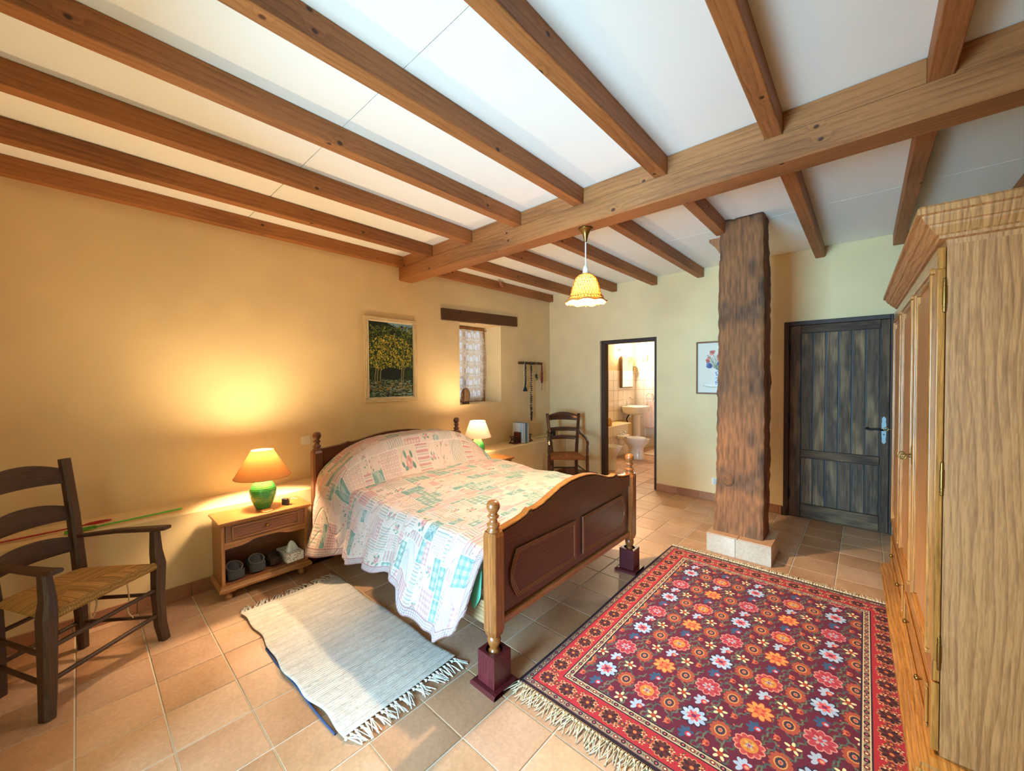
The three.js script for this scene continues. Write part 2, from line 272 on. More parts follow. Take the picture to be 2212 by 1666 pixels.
/* tile skirting */
function skirting(name, label, pieces) { const s = struct(name, null, null, label, 'baseboard'); for (const [x0, x1, z0, z1] of pieces) part('tile', box(x0, x1, 0, 0.093, z0, z1, 0.003, null, 0.9, 0.9), M.base, s); }
{ const a = []; for (let x = -0.6; x < 5.0; x += 0.2755) a.push([x + 0.002, Math.min(x + 0.2735, XB), ZL, ZL + 0.011]); skirting('baseboard_left', 'terracotta tile skirting along the ledge wall', a);
  const b = [], seg = (z0, z1) => { for (let z = z0; z < z1 - 0.02; z += 0.27) b.push([XB - 0.011, XB, z + 0.002, Math.min(z + 0.268, z1)]); }; seg(-2.041, -0.66); seg(-3.45, -2.9); skirting('baseboard_back', 'terracotta tile skirting along the end wall', b); }
/* bathroom opening lining */
{ const t = struct('trim_1', null, null, 'dark brown wooden lining of the bathroom opening', 'door frame');
  part('jamb', box(XB + 0.035, XB + 0.135, 0, 2.025, -2.874, -2.812, 0.004), M.darkFrame, t); part('jamb', box(XB + 0.005, XB + 0.135, 0, 2.025, -2.075, -2.041, 0.004), M.darkFrame, t); part('head', box(XB + 0.02, XB + 0.135, 1.975, 2.025, -2.812, -2.075, 0.004), M.darkFrame, t); }
/* plank door */
{
  const d = struct('door_1', null, null, 'closed dark weathered plank door with iron lever handle', 'door'), X = XB - 0.012;
  part('frame', merge([box(X - 0.012, XB + 0.1, 0, 2.07, -0.652, -0.606, 0.004, 1), box(X - 0.012, XB + 0.1, 0, 2.07, 0.17, 0.19, 0.004, 1), box(X - 0.012, XB + 0.1, 2.028, 2.07, -0.606, 0.17, 0.004, 2)]), M.darkFrame, d);
  part('plinth', box(X - 0.03, XB - 0.001, 0, 0.085, -0.668, -0.62, 0.004), M.darkFrame, d);
  const rail = (n, y0, y1, z0, z1, ax) => part(n, box(X, X + 0.04, y0, y1, z0, z1, 0.005, ax), M.doorWood, d);
  rail('stile', 0.008, 2.026, -0.604, -0.506, 1); rail('stile', 0.008, 2.026, 0.104, 0.168, 1); rail('rail', 1.945, 2.026, -0.504, 0.102, 2); rail('rail', 0.64, 0.722, -0.504, 0.102, 2); rail('rail', 0.008, 0.152, -0.504, 0.102, 2);
  part('backing', new THREE.BoxGeometry(0.01, 1.95, 0.62).translate(X + 0.032, 1.02, -0.2), M.black, d);
  const w = 0.606 / 6; for (let k = 0; k < 6; k++) { const z = -0.504 + k * w; for (const [y0, y1] of [[0.725, 1.942], [0.155, 0.637]]) { part('plank', box(X + 0.012, X + 0.026, y0, y1, z + 0.0055, z + w - 0.0055, 0.004, 1), M.doorBoard[(k * 2 + (y0 > 0.5)) % 3], d); } }
  const h = part('lever_handle', merge([tube([[X - 0.008, 0.985, 0.132], [X - 0.04, 0.985, 0.132], [X - 0.052, 0.986, 0.11], [X - 0.05, 0.99, 0.07], [X - 0.05, 0.984, 0.035], [X - 0.048, 0.992, 0.015]], 0.0085, 24, 8), new THREE.SphereGeometry(0.012, 12, 8).translate(X - 0.048, 0.993, 0.012)]), M.iron, d); h.userData.label = 'black iron lever handle';
  const sh = new THREE.Shape(); sh.moveTo(-0.016, -0.07); sh.bezierCurveTo(-0.005, -0.1, -0.028, -0.11, 0, -0.135); sh.bezierCurveTo(0.028, -0.11, 0.005, -0.1, 0.016, -0.07); sh.lineTo(0.016, 0.06); sh.bezierCurveTo(0.005, 0.09, 0.028, 0.1, 0, 0.125); sh.bezierCurveTo(-0.028, 0.1, -0.005, 0.09, -0.016, 0.06);
  const kh = new THREE.Path(); kh.absarc(0, -0.045, 0.006, 0, 6.283); sh.holes.push(kh); part('lock_plate', extrude(sh, 0.003, 0.0008).rotateY(-Math.PI / 2).translate(X - 0.001, 0.985, 0.132), M.steel, d);
  for (const y of [0.25, 1.02, 1.82]) part('hinge', rod([X - 0.012, y - 0.05, -0.605], [X - 0.012, y + 0.05, -0.605], 0.009, 8), M.iron, d);
}
/* niche window, lintel, curtain */
{
  const w = struct('window_1', null, null, 'small deep niche window behind a lace curtain', 'window'), z = ZW - 0.37;
  part('frame', merge([box(3.215, 3.265, 1.165, 2.21, z, z + 0.05, 0.004), box(3.905, 3.955, 1.165, 2.21, z, z + 0.05, 0.004), box(3.265, 3.905, 2.16, 2.21, z, z + 0.05, 0.004), box(3.265, 3.905, 1.165, 1.215, z, z + 0.05, 0.004), box(3.57, 3.6, 1.215, 2.16, z, z + 0.045, 0.004)]), M.stand, w);
  part('pane', new THREE.BoxGeometry(0.3, 0.94, 0.004).translate(3.418, 1.688, z + 0.02), M.glass, w); part('pane', new THREE.BoxGeometry(0.3, 0.94, 0.004).translate(3.752, 1.688, z + 0.02), M.glass, w);
  const g = box(-0.683, 0.683, -0.07, 0.07, -0.05, 0.022, 0.008, 0); { const p = g.attributes.position; for (let i = 0; i < p.count; i++) p.setY(i, p.getY(i) + 0.006 * Math.sin(p.getX(i) * 7)); }
  const l = solo('window_lintel', g, M.lintel, 'dark hewn timber lintel above the niche window', 'lintel'); l.position.set(3.607, 2.288, ZW); l.rotation.z = 0.038;
  // lace: threads with an openwork pattern of squares and birds
  const lace = canvasTex(512, 1024, (c, W, H) => { c.fillStyle = '#fff'; c.fillRect(0, 0, W, H); const r = rng(3);
    const net = (x, y, w, h) => { c.fillStyle = '#777'; c.fillRect(x, y, w, h); c.fillStyle = '#e8e8e8'; for (let i = 0; i < w; i += 6) c.fillRect(x + i, y, 2, h); for (let j = 0; j < h; j += 6) c.fillRect(x, y + j, w, 2); };
    for (let j = 0; j < 6; j++) for (let i = 0; i < 4; i++) { const x = i * 128 + 12, y = j * 170 + 20; net(x, y, 52, 92); net(x + 66, y + 26, 46, 66); c.strokeStyle = '#fff'; c.lineWidth = 7; c.beginPath(); c.arc(x + 30, y + 62, 22, 0.5, 5); c.stroke(); c.beginPath(); c.moveTo(x + 12, y + 88); c.lineTo(x + 48, y + 120); c.stroke(); c.fillStyle = '#999'; for (let k = 0; k < 7; k++) c.fillRect(x + k * 17, y + 112 + (k % 2) * 10, 7, 16); }
  });
  const lm = new THREE.MeshPhysicalMaterial({ color: '#d6c8b2', roughness: 1, transmission: 0.4, thickness: 0, alphaMap: lace, transparent: true, side: THREE.DoubleSide });
  const cu = thing('lace_curtain', 'cream lace curtain hanging in the niche window', 'curtain');
  part('lace', grid(90, 40, (u, v) => { const sp = 0.66 + 0.07 * Math.sin(v * 3.0); return [3.235 + u * sp, 2.165 - v * 0.985, ZW - 0.29 + 0.022 * Math.sin(u * 31 + 0.6 * Math.sin(v * 4)) * (0.5 + 0.5 * v)]; }, (u, v) => [u * 1.6, 1 - v]), lm, cu);
  part('curtain_rod', rod([3.211, 2.17, ZW - 0.29], [3.959, 2.17, ZW - 0.29], 0.006), M.brass, cu);
}
/* timber pillar on its tiled block */
{
  const b = thing('pillar_block', 'low pale tiled block under the rough timber pillar', 'plinth'), x0 = 3.6, x1 = 4.0, z0 = -1.005, z1 = -0.535, h = 0.165;
  const pm = mat('#d8cbb8', 0.35, { map: T.clay }), tm = mat('#cda887', 0.45, { map: T.clay });
  part('core', new THREE.BoxGeometry(x1 - x0 - 0.02, h - 0.012, z1 - z0 - 0.02).translate((x0 + x1) / 2, (h - 0.012) / 2, (z0 + z1) / 2), M.grout, b);
  part('tile', box(x0, x0 + 0.01, 0, h - 0.011, z0, -0.788, 0.002, null, 0.9, 0.9), pm, b); part('tile', box(x0, x0 + 0.01, 0, h - 0.011, -0.785, z1, 0.002, null, 0.9, 0.9), pm, b);
  part('tile', box(x0 + 0.011, 3.8, 0, h - 0.011, z1 - 0.01, z1, 0.002, null, 0.9, 0.9), pm, b); part('tile', box(3.803, x1, 0, h - 0.011, z1 - 0.01, z1, 0.002, null, 0.9, 0.9), pm, b);
  part('tile', box(x0, x1, h - 0.0105, h, z0, -0.772, 0.002, null, 0.9, 0.9), tm, b); part('tile', box(x0, x1, h - 0.0105, h, -0.769, z1, 0.002, null, 0.9, 0.9), tm, b);
  // trunk: hewn faces, wavering arrises, adze hollows, a split at the head
  const n1 = pn(6, 14, 201), n2 = pn(16, 60, 202), n3 = pn(30, 120, 203), H = CEIL - h - 0.002, SEC = 48, ROW = 110, pos = [], uv = [], idx = [];
  for (let j = 0; j <= ROW; j++) { const t = j / ROW, y = h + t * H; for (let i = 0; i <= SEC; i++) { const u = i / SEC, a = u * 4, s = Math.floor(a) % 4, f = a - Math.floor(a);
    const hx = 0.148 + 0.012 * (1 - t) - 0.006 * Math.sin(t * 9), hz = 0.168 + 0.018 * (1 - t) * (1 - t) - 0.008 * smooth(0.7, 1, t);
    let x, z; if (s === 0) { x = -hx; z = lerp(-hz, hz, f); } else if (s === 1) { x = lerp(-hx, hx, f); z = hz; } else if (s === 2) { x = hx; z = lerp(hz, -hz, f); } else { x = lerp(hx, -hx, f); z = -hz; }
    const ed = Math.abs(f - 0.5) * 2, k = 1 - 0.03 * smooth(0.8, 1, ed) - (0.05 * (n1(u, t * 0.9) - 0.5) + 0.05 * (n2(u, t) - 0.5) * (0.4 + ed) + 0.015 * (n3(u, t) - 0.5));
    let dx = 0.012 * Math.sin(t * 3 + 1), dz = 0.016 * Math.sin(t * 2.2) - 0.008; if (s === 0 && t > 0.86) { const cr = Math.abs(f - 0.36); if (cr < 0.03) x += 0.03 * smooth(0.86, 0.95, t); if (f < 0.34) x -= 0.012; }
    if (i === SEC) { for (let q = 0; q < 3; q++) pos.push(pos[j * (SEC + 1) * 3 + q]); } else pos.push(3.83 + (x) * k + dx, y, -0.782 + z * k + dz); uv.push(y / 1.4, u * 1.25 / 0.7); } }
  for (let j = 0; j < ROW; j++) for (let i = 0; i < SEC; i++) { const a = j * (SEC + 1) + i, c = a + SEC + 1; idx.push(a, a + 1, c + 1, a, c + 1, c); }
  const top = pos.length / 3; pos.push(3.84, CEIL - 0.002, -0.78); uv.push(0, 0); for (let i = 0; i < SEC; i++) idx.push(top, ROW * (SEC + 1) + i, ROW * (SEC + 1) + i + 1);
  const g = new THREE.BufferGeometry(); g.setAttribute('position', new THREE.Float32BufferAttribute(pos, 3)); g.setAttribute('uv', new THREE.Float32BufferAttribute(uv, 2)); g.setIndex(idx); g.computeVertexNormals();
  const p = thing('timber_pillar', 'rough hewn brown timber pillar standing on a tiled block', 'pillar'); part('trunk', g, M.hewn, p);
  part('knot', lathe([[0.001, 0.012], [0.014, 0.01], [0.024, 0.004], [0.036, 0.006], [0.044, 0.0]], 14).rotateZ(Math.PI / 2).scale(1, 1.2, 1).translate(3.684, 0.62, -0.86), M.hewn, p);
  part('corbel', grainUV(extrude([[0, 0], [0.025, 0.05], [0.07, 0.12], [0.11, 0.16], [0.11, 0.185], [0, 0.185]], 0.09).rotateY(Math.PI / 2).translate(3.79, 2.53, -0.935), 1), M.joist, p);
}

/* ================= BED ================= */
const BED = { x: 2.0925, z: -2.375, ry: 0.0099 };
const bedRisers = [];
for (const [sx, sz, lab] of [[-1, 1, 'dark red block raising the near foot post of the bed'], [1, 1, 'dark red block raising the far foot post of the bed'], [-1, -1, 'dark red block raising the near head post of the bed'], [1, -1, 'dark red block raising the far head post of the bed']]) {
  const c = Math.cos(BED.ry), s = Math.sin(BED.ry), lx = sx * 0.7575, lz = sz * 1.025;
  const r = thing('bed_riser', lab, 'bed riser', [BED.x + lx * c + lz * s, 0, BED.z - lx * s + lz * c], BED.ry + sx * 0.03, 'blocks under the bed posts');
  part('foot_plate', moulding(-0.085, 0.085, -0.085, 0.085, [[0, 0], [0, 0.014], [-0.006, 0.02], [-0.02, 0.022]]), M.riser, r);
  const sh = new THREE.Shape([[-0.057, -0.057], [0.057, -0.057], [0.057, 0.057], [-0.057, 0.057]].map((p) => new THREE.Vector2(...p))), ho = new THREE.Path(); ho.absarc(0, 0, 0.042, 0, 6.2832, true); sh.holes.push(ho);
  part('block', merge([grainUV(extrude(sh, 0.03).rotateX(-Math.PI / 2).translate(0, 0.142, 0), 1), box(-0.057, 0.057, 0.022, 0.142, -0.057, 0.057)]), M.riser, r);
  bedRisers.push(r);
}
{
  const b = thing('double_bed', 'brown wooden double bed with carved footboard and turned finials', 'bed', [BED.x, 0, BED.z], BED.ry);
  const finial = (y0, k = 1) => lathe([[0.03, 0], [0.032, 0.008], [0.022, 0.016], [0.029, 0.026], [0.031, 0.036], [0.02, 0.046], [0.017, 0.058], [0.023, 0.066], [0.028, 0.074], [0.022, 0.082], [0.016, 0.088], [0.024, 0.098], [0.031, 0.114], [0.031, 0.13], [0.024, 0.145], [0.012, 0.151], [0.0005, 0.153]].map(([r, y]) => [r * 1.08, y0 + y * k]), 20);
  const post = (x, z, sq1, m) => {
    const w = 0.084, yb = 0.245;
    const p = part('post', merge([sweep([[x, yb, z], [x, yb + 0.03, z], [x, yb + 0.07, z], [x, sq1 - 0.05, z], [x, sq1 - 0.02, z], [x, sq1, z]], [[w * 0.78, w * 0.78], [w, w], [w, w], [w, w], [w, w], [w * 0.84, w * 0.84]], [1, 0, 0], 0.16)].map((g) => grainUV(g, 1))), m, b);
    part('finial', finial(sq1).translate(x, 0, z), m, p); part('foot', lathe([[0.018, 0.145], [0.03, 0.15], [0.032, 0.163], [0.022, 0.172], [0.021, 0.182], [0.03, 0.2], [0.034, 0.22], [0.03, 0.238], [0.02, 0.246]], 18).translate(x, 0, z), m, p);
  };
  for (const s of [-1, 1]) { post(s * 0.7575, 1.025, 0.752, M.bedPost); post(s * 0.7575, -1.025, 0.905, M.bedPanel); }
  // footboard
  const half = [[0, 0.868], [0.1, 0.864], [0.2, 0.848], [0.3, 0.818], [0.38, 0.793], [0.44, 0.783], [0.475, 0.784], [0.49, 0.79], [0.503, 0.786], [0.53, 0.77], [0.6, 0.756], [0.72, 0.744]];
  const topLine = [...half.slice(1).reverse().map(([x, y]) => [-x, y]), ...half];
  const fb = part('footboard', grainUV(extrude([[-0.718, 0.3], ...topLine, [0.718, 0.3]], 0.02).translate(0, 0, 1.012), 0), M.bedPanel, b);
  part('top_rail', grainUV(extrude([[-0.716, 0.665], ...topLine.map(([x, y]) => [x, y - 0.008]), [0.716, 0.665]], 0.012, 0.003).translate(0, 0, 1.032), 0), M.bedPanel, fb);
  part('bottom_rail', box(-0.717, 0.717, 0.275, 0.312, 1.0, 1.048, 0.005), M.bedEdge, fb);
  const cap = topLine.map(([x, y]) => [x, y + 0.004, 1.024]); part('cap_moulding', grainUV(sweep(cap, [[0.042, 0.012]], [0, 0, 1], 0.3), 0), M.bedEdge, fb);
  for (const s of [-1, 1]) { // raised fields with a bowed outer end
    const ring = [[0.045, 0.37], [0.045, 0.605], [0.6, 0.615]]; for (let k = 1; k < 10; k++) { const t = k / 10; ring.push([0.6 + 0.05 * Math.sin(t * Math.PI), 0.615 - t * 0.245]); } ring.push([0.6, 0.37]);
    const R = ring.map(([x, y]) => [x * s, y]); if (s < 0) R.reverse();
    const pn_ = part('raised_panel', grainUV(extrude(R, 0.006, 0.004).translate(0, 0, 1.032), 0), M.bedPanel, fb);
    const mm = []; const pts = R.map(([x, y]) => [x, y, 1.04]); pts.push(pts[0]); for (const o of [0, 0.008, 0.016]) { const cx = s * 0.33, cy = 0.49; const q = pts.map(([x, y, z]) => [x - Math.sign(x - cx) * o, y - Math.sign(y - cy) * o, z + 0.002]); for (let i = 0; i < q.length - 1; i++) mm.push(rod(q[i], q[i + 1], 0.0038, 6)); }
    part('bead_moulding', grainUV(merge(mm), 0), M.bead, pn_);
  }
  // headboard
  const hh = [[0, 0.988], [0.12, 0.984], [0.24, 0.97], [0.36, 0.945], [0.44, 0.932], [0.475, 0.933], [0.49, 0.938], [0.505, 0.932], [0.56, 0.92], [0.72, 0.905]], hl = [...hh.slice(1).reverse().map(([x, y]) => [-x, y]), ...hh];
  const hb = part('headboard', grainUV(extrude([[-0.716, 0.35], ...hl, [0.716, 0.35]], 0.024, 0.004).translate(0, 0, -1.04), 0), M.bedPanel, b); part('cap_moulding', grainUV(sweep(hl.map(([x, y]) => [x, y + 0.004, -1.028]), [[0.036, 0.012]], [0, 0, 1], 0.3), 0), M.bedPanel, hb);
  for (const s of [-1, 1]) part('side_rail', box(s * 0.745 - 0.014, s * 0.745 + 0.014, 0.262, 0.38, -0.985, 0.985, 0.004), mat('#a98a63', 0.5, { map: T.fine }), b);
}
const bedLocal = (o) => { o.position.set(BED.x, 0, BED.z); o.rotation.y = BED.ry; return o; };
bedLocal(solo('mattress', box(-0.71, 0.71, 0.385, 0.6, -0.97, 1.006, 0.03), mat('#e6ddcf', 0.9), 'pale mattress hidden beneath the patchwork quilt', 'mattress'));
{ // corner of a green sheet escaping at the foot
  const g = shell(14, 16, (u, v) => { const z = 0.82 + 0.125 * u + 0.01 * v, y = 0.53 - v * (0.2 - 0.07 * Math.abs(u - 0.62) * 3) ; return [-0.766 - 0.012 * v - 0.005 * Math.sin(u * 11 + v * 2), y, z]; }, null, 0.003);
  bedLocal(solo('bed_sheet', g, mat('#5fae8c', 0.85), 'mint green sheet corner hanging out at the foot of the bed', 'sheet'));
}
/* patchwork quilt */
const quiltTex = canvasTex(2048, 2048, (c, W, H) => {
  const r = rng(77), S = W / 2.7, pick = (a) => a[Math.floor(r() * a.length)];
  c.fillStyle = '#efe2d6'; c.fillRect(0, 0, W, H);
  const rose = (x, y, s) => { for (const [dx, dy, q] of [[-0.9, 0.7, 0.5], [0.95, 0.5, 0.55], [-0.7, -0.9, 0.5], [0.8, -0.8, 0.45], [-1.5, 0.2, 0.4]]) { c.fillStyle = pick(['#6fa39a', '#86b3a8', '#5c9490']); c.beginPath(); c.ellipse(x + dx * s, y + dy * s, s * q, s * q * 0.6, r() * 3, 0, 7); c.fill(); }
    for (let k = 0; k < 4; k++) { c.fillStyle = ['#dba3a2', '#e6bab5', '#d18f93', '#ecccc4'][k]; c.beginPath(); c.ellipse(x + (r() - 0.5) * s * 0.3, y + (r() - 0.5) * s * 0.3, s * (0.85 - k * 0.2), s * (0.75 - k * 0.18), r() * 3, 0, 7); c.fill(); } };
  const gingham = (x, y, w, h, col, st, bg) => { c.fillStyle = bg; c.fillRect(x, y, w, h); c.fillStyle = col; c.globalAlpha = 0.5; for (let i = 0; i < w; i += st) c.fillRect(x + i, y, Math.min(st * 0.45, w - i), h); for (let j = 0; j < h; j += st) c.fillRect(x, y + j, w, Math.min(st * 0.45, h - j)); c.globalAlpha = 1; };
  const kinds = [
    (x, y, w, h) => gingham(x, y, w, h, '#cf8f96', 24, '#f3e6de'), (x, y, w, h) => gingham(x, y, w, h, '#5f9f9b', 40, '#cfe0d8'), (x, y, w, h) => gingham(x, y, w, h, '#b9707e', 14, '#f3e3dd'),
    (x, y, w, h) => { c.fillStyle = '#f0e4da'; c.fillRect(x, y, w, h); for (let j = 0; j < h; j += 26) { c.fillStyle = '#d6a3a8'; c.fillRect(x, y + j, w, Math.min(10, h - j)); c.fillStyle = '#a8bdb8'; c.fillRect(x, y + Math.min(j + 15, h - 3), w, 3); } },
    (x, y, w, h) => { c.fillStyle = '#e9e2d8'; c.fillRect(x, y, w, h); for (let i = 0; i < w; i += 17) { c.fillStyle = i % 34 ? '#9db7b4' : '#b9a9a4'; c.fillRect(x + i, y, 5, h); } },
    (x, y, w, h) => { c.fillStyle = '#eddfd5'; c.fillRect(x, y, w, h); for (let k = 0; k < w * h / 700; k++) { c.fillStyle = pick(['#c98f97', '#8aa8a0', '#d8b0b0', '#7b9c97']); const a = x + r() * w, b = y + r() * h; c.beginPath(); c.ellipse(a, b, 3 + r() * 4, 2 + r() * 3, r() * 3, 0, 7); c.fill(); } },
    (x, y, w, h) => { c.fillStyle = '#f0e3d7'; c.fillRect(x, y, w, h); rose(x + w * 0.5, y + h * 0.5, Math.min(w, h) * 0.27); },
    (x, y, w, h) => { c.fillStyle = '#79b0ae'; c.fillRect(x, y, w, h); c.strokeStyle = '#b9d4cf'; c.lineWidth = 5; for (let k = 0; k < 7; k++) { c.beginPath(); c.moveTo(x + r() * w, y); c.bezierCurveTo(x + r() * w, y + h * 0.3, x + r() * w, y + h * 0.6, x + r() * w, y + h); c.stroke(); } },
    (x, y, w, h) => { c.fillStyle = pick(['#e6d8d2', '#d9dcd6', '#ecd9d0']); c.fillRect(x, y, w, h); },
    (x, y, w, h) => { c.fillStyle = '#efe2d8'; c.fillRect(x, y, w, h); c.strokeStyle = '#c79aa0'; c.lineWidth = 2; for (let j = 0; j < h; j += 22) for (let i = 0; i < w; i += 22) { c.beginPath(); c.arc(x + i + 11, y + j + 11, 7, 0, 7); c.stroke(); } },
  ];
  let y = 0; while (y < H) { const h = pick([60, 80, 100, 120]); let x = -r() * 60; while (x < W) { const w = pick([56, 80, 110, 140, 170]); const split = r() < 0.3; c.save(); c.beginPath(); c.rect(x, y, w, h); c.clip(); if (split) { pick(kinds)(x, y, w, h / 2); pick(kinds)(x, y + h / 2, w, h / 2); } else pick(kinds)(x, y, w, h); c.restore(); c.strokeStyle = '#f8f1e9'; c.lineWidth = 5; c.strokeRect(x, y, w, h); x += w; } y += h; }
  // soft washed look and the checked border all round
  c.globalAlpha = 0.15; c.fillStyle = '#efdfd2'; c.fillRect(0, 0, W, H); c.globalAlpha = 1;
  const bw = Math.round(0.055 * S); for (const [x, yy, w, h] of [[0, 0, W, bw], [0, H - bw, W, bw], [0, 0, bw, H], [W - bw, 0, bw, H]]) { gingham(x, yy, w, h, '#a88f98', 11, '#efe6df'); c.strokeStyle = '#c58f96'; c.lineWidth = 4; c.strokeRect(x + 4, yy + 4, w - 8, h - 8); }
});
{
  const qa = pn(18, 18, 301), qb = pn(60, 60, 302);
  const qBump = dataTex(512, 512, (u, v, o) => { const g = 0.5 + 0.5 * (qa(u, v) - 0.5) + 0.35 * (qb(u, v) - 0.5) - 0.4 * (1 - smooth(0, 0.09, Math.abs(((u * 18 + 0.5 * Math.sin(v * 60)) % 1) - 0.5))); o[0] = o[1] = o[2] = clamp(g); }, false);
  const qm = mat('#cbbfb9', 0.9, { map: quiltTex, bump: qBump, bs: 0.011 }); 
  const W = 0.735, nz = pn(7, 9, 303), nf = pn(40, 40, 304), Z0 = -0.975, Z1 = 0.962;
  const topY = (x, z) => { // x across, z from the head (-1.0) to the foot (1.0)
    const pil = smooth(-0.44, -0.62, z) * (1 - 0.55 * smooth(-0.86, -1.0, z)), cr = 1 - Math.pow(Math.abs(x) / W, 4) * 0.55;
    let y = 0.655 + 0.03 * (1 - Math.pow(Math.abs(x) / W, 2)) + 0.03 * smooth(0.3, -0.4, z) - 0.035 * smooth(0.7, 1, z);
    y += pil * (0.285 * cr - 0.05 * smooth(0.3, 0.75, x)); y += 0.02 * (nz((x + 1) / 2, (z + 1) / 2) - 0.5) + 0.006 * (nf((x + 1) / 2, (z + 1) / 2) - 0.5);
    y -= 0.02 * Math.exp(-Math.pow((z + 0.44) / 0.03, 2)); return y; };
  const hemL = [[-1.0, 0.30], [-0.82, 0.26], [-0.72, 0.2], [-0.6, 0.2], [-0.3, 0.25], [0.05, 0.3], [0.28, 0.335], [0.42, 0.32], [0.53, 0.215], [0.62, 0.18], [0.78, 0.19], [0.9, 0.24], [0.96, 0.34], [1.0, 0.52]];
  const flare = [[-1.0, 0.01], [-0.84, 0.06], [-0.74, 0.17], [-0.62, 0.17], [-0.5, 0.07], [-0.2, 0.1], [0.1, 0.11], [0.35, 0.1], [0.5, 0.15], [0.65, 0.13], [0.82, 0.15], [0.92, 0.1], [1.0, 0.03]];
  const nu = 150, nv = 150, dr = 0.62; // share of the across parameter: left drop, top, right drop
  const f = (u, v) => {
    let z = lerp(Z0, Z1, v); const side = u < 0.25 ? -1 : u > 0.75 ? 1 : 0;
    if (!side) { const x = lerp(-W, W, (u - 0.25) * 2); return [x, topY(x, z), z]; }
    const d = side < 0 ? (0.25 - u) * 4 : (u - 0.75) * 4, yT = topY(side * W, z), hem = side < 0 ? interp(hemL, z) : 0.3 + 0.05 * Math.sin(z * 5), L = yT - hem, r = 0.06;
    const q = d * L, out = r * (1 - Math.exp(-q / r)), fl = (side < 0 ? interp(flare, z) : 0.02 + 0.09 * smooth(-0.7, -0.4, z)) * Math.pow(d, 1.3), rip = 0.022 * d * Math.sin(z * 17 + 1.2 * Math.sin(z * 5)) + 0.01 * d * Math.sin(z * 37 + 2);
    const pilB = 0.05 * Math.exp(-Math.pow((z + 0.72) / 0.16, 2)) * Math.sin(Math.min(1, d * 1.4) * Math.PI); const crease = -0.035 * Math.exp(-Math.pow((z + 0.45 - 0.03 * d) / 0.028, 2)) * smooth(0.02, 0.3, d) * (1 - 0.4 * d);
    return [side * (W + out + fl + rip + pilB + crease), yT - q * (1 - 0.25 * Math.exp(-q / r)) + 0.0, z - 0.05 * d * smooth(0.7, 1, v) * 0.6]; };
  const uvf = (u, v) => { const x = u < 0.25 ? -W - (0.25 - u) * 4 * 0.5 : u > 0.75 ? W + (u - 0.75) * 4 * 0.5 : lerp(-W, W, (u - 0.25) * 2); return [(x + 1.235) / 2.47, 1 - v]; };
  bedLocal(solo('patchwork_quilt', shell(nu, nv, (u, v) => f(1 - u, v), (u, v) => uvf(1 - u, v), 0.012), qm, 'faded pink and teal patchwork quilt spread over the bed and pillows', 'quilt'));
}

/* ================= NIGHTSTANDS ================= */
function nightstand(label, x, z) { // origin: centre of the back on the floor; front is +z
  const t = thing('nightstand', label, 'nightstand', [x, 0, z], 0, 'nightstands beside the bed'), hw = 0.262, D = 0.265;
  part('top', grainUV(moulding(-hw - 0.012, hw + 0.012, -D - 0.012, -0.004, [[0, 0.512], [0.012, 0.522], [0.02, 0.535], [0.02, 0.542], [0.016, 0.546]]).rotateY(Math.PI), 0), M.stand, t);
  for (const s of [-1, 1]) part('side_panel', box(s * hw - 0.011, s * hw + 0.011, 0.105, 0.513, 0.002, D, 0.003), M.stand, t);
  part('back_panel', box(-hw + 0.011, hw - 0.011, 0.105, 0.513, 0.003, 0.011), M.standDark, t); part('shelf', box(-hw + 0.011, hw - 0.011, 0.11, 0.124, 0.011, D - 0.002, 0.002), M.standDark, t);
  part('drawer_floor', box(-hw + 0.011, hw - 0.011, 0.388, 0.396, 0.011, D - 0.02), M.standDark, t);
  part('base_moulding', grainUV(moulding(-hw - 0.012, hw + 0.012, -D - 0.012, -0.004, [[0.004, 0.07], [0.018, 0.075], [0.018, 0.09], [0.008, 0.1], [0.004, 0.108], [-0.02, 0.11]]).rotateY(Math.PI), 0), M.stand, t);
  const ap = []; ap.push([-hw + 0.011, 0.398], [-hw + 0.011, 0.355], [-0.15, 0.357], [-0.115, 0.366], [-0.085, 0.378], [-0.03, 0.382], [0.03, 0.382], [0.085, 0.378], [0.115, 0.366], [0.15, 0.357], [hw - 0.011, 0.355], [hw - 0.011, 0.398]);
  part('apron', grainUV(extrude(ap.reverse(), 0.014, 0.001).translate(0, 0, D - 0.016), 0), M.stand, t);
  const dr = part('drawer_front', box(-hw + 0.014, hw - 0.014, 0.401, 0.51, D - 0.016, D - 0.001, 0.002), M.standDark, t);
  const fr = (a, b) => merge([box(-a, a, b - 0.008, b, D - 0.001, D + 0.006, 0.002), box(-a, a, 0.911 - b, 0.919 - b, D - 0.001, D + 0.006, 0.002), box(-a, -a + 0.008, 0.919 - b, b - 0.008, D - 0.001, D + 0.006, 0.002), box(a - 0.008, a, 0.919 - b, b - 0.008, D - 0.001, D + 0.006, 0.002)]); part('drawer_moulding', fr(0.212, 0.5), M.stand, dr);
  part('knob', lathe([[0.004, 0], [0.005, 0.006], [0.011, 0.012], [0.012, 0.018], [0.007, 0.022], [0.0005, 0.023]], 14).rotateX(Math.PI / 2).translate(0.0, 0.457, D - 0.001), M.brass, dr);
  for (const sx of [-1, 1]) for (const sz of [0.03, D - 0.03]) part('bun_foot', merge([lathe([[0.012, 0.07], [0.03, 0.066], [0.03, 0.058], [0.014, 0.05], [0.012, 0.044], [0.022, 0.036], [0.025, 0.022], [0.02, 0.008], [0.012, 0], [0.0005, 0]], 16).translate(sx * (hw - 0.03), 0, sz), box(sx * (hw - 0.03) - 0.04, sx * (hw - 0.03) + 0.04, 0.056, 0.071, sz - 0.03, sz + 0.035, 0.004)]), M.stand, t);
  return t;
}
nightstand('honey brown nightstand with slippers inside, left of the bed', 0.892, -3.448);
nightstand('brown nightstand mostly hidden behind the far side of the bed', 3.242, -3.448);
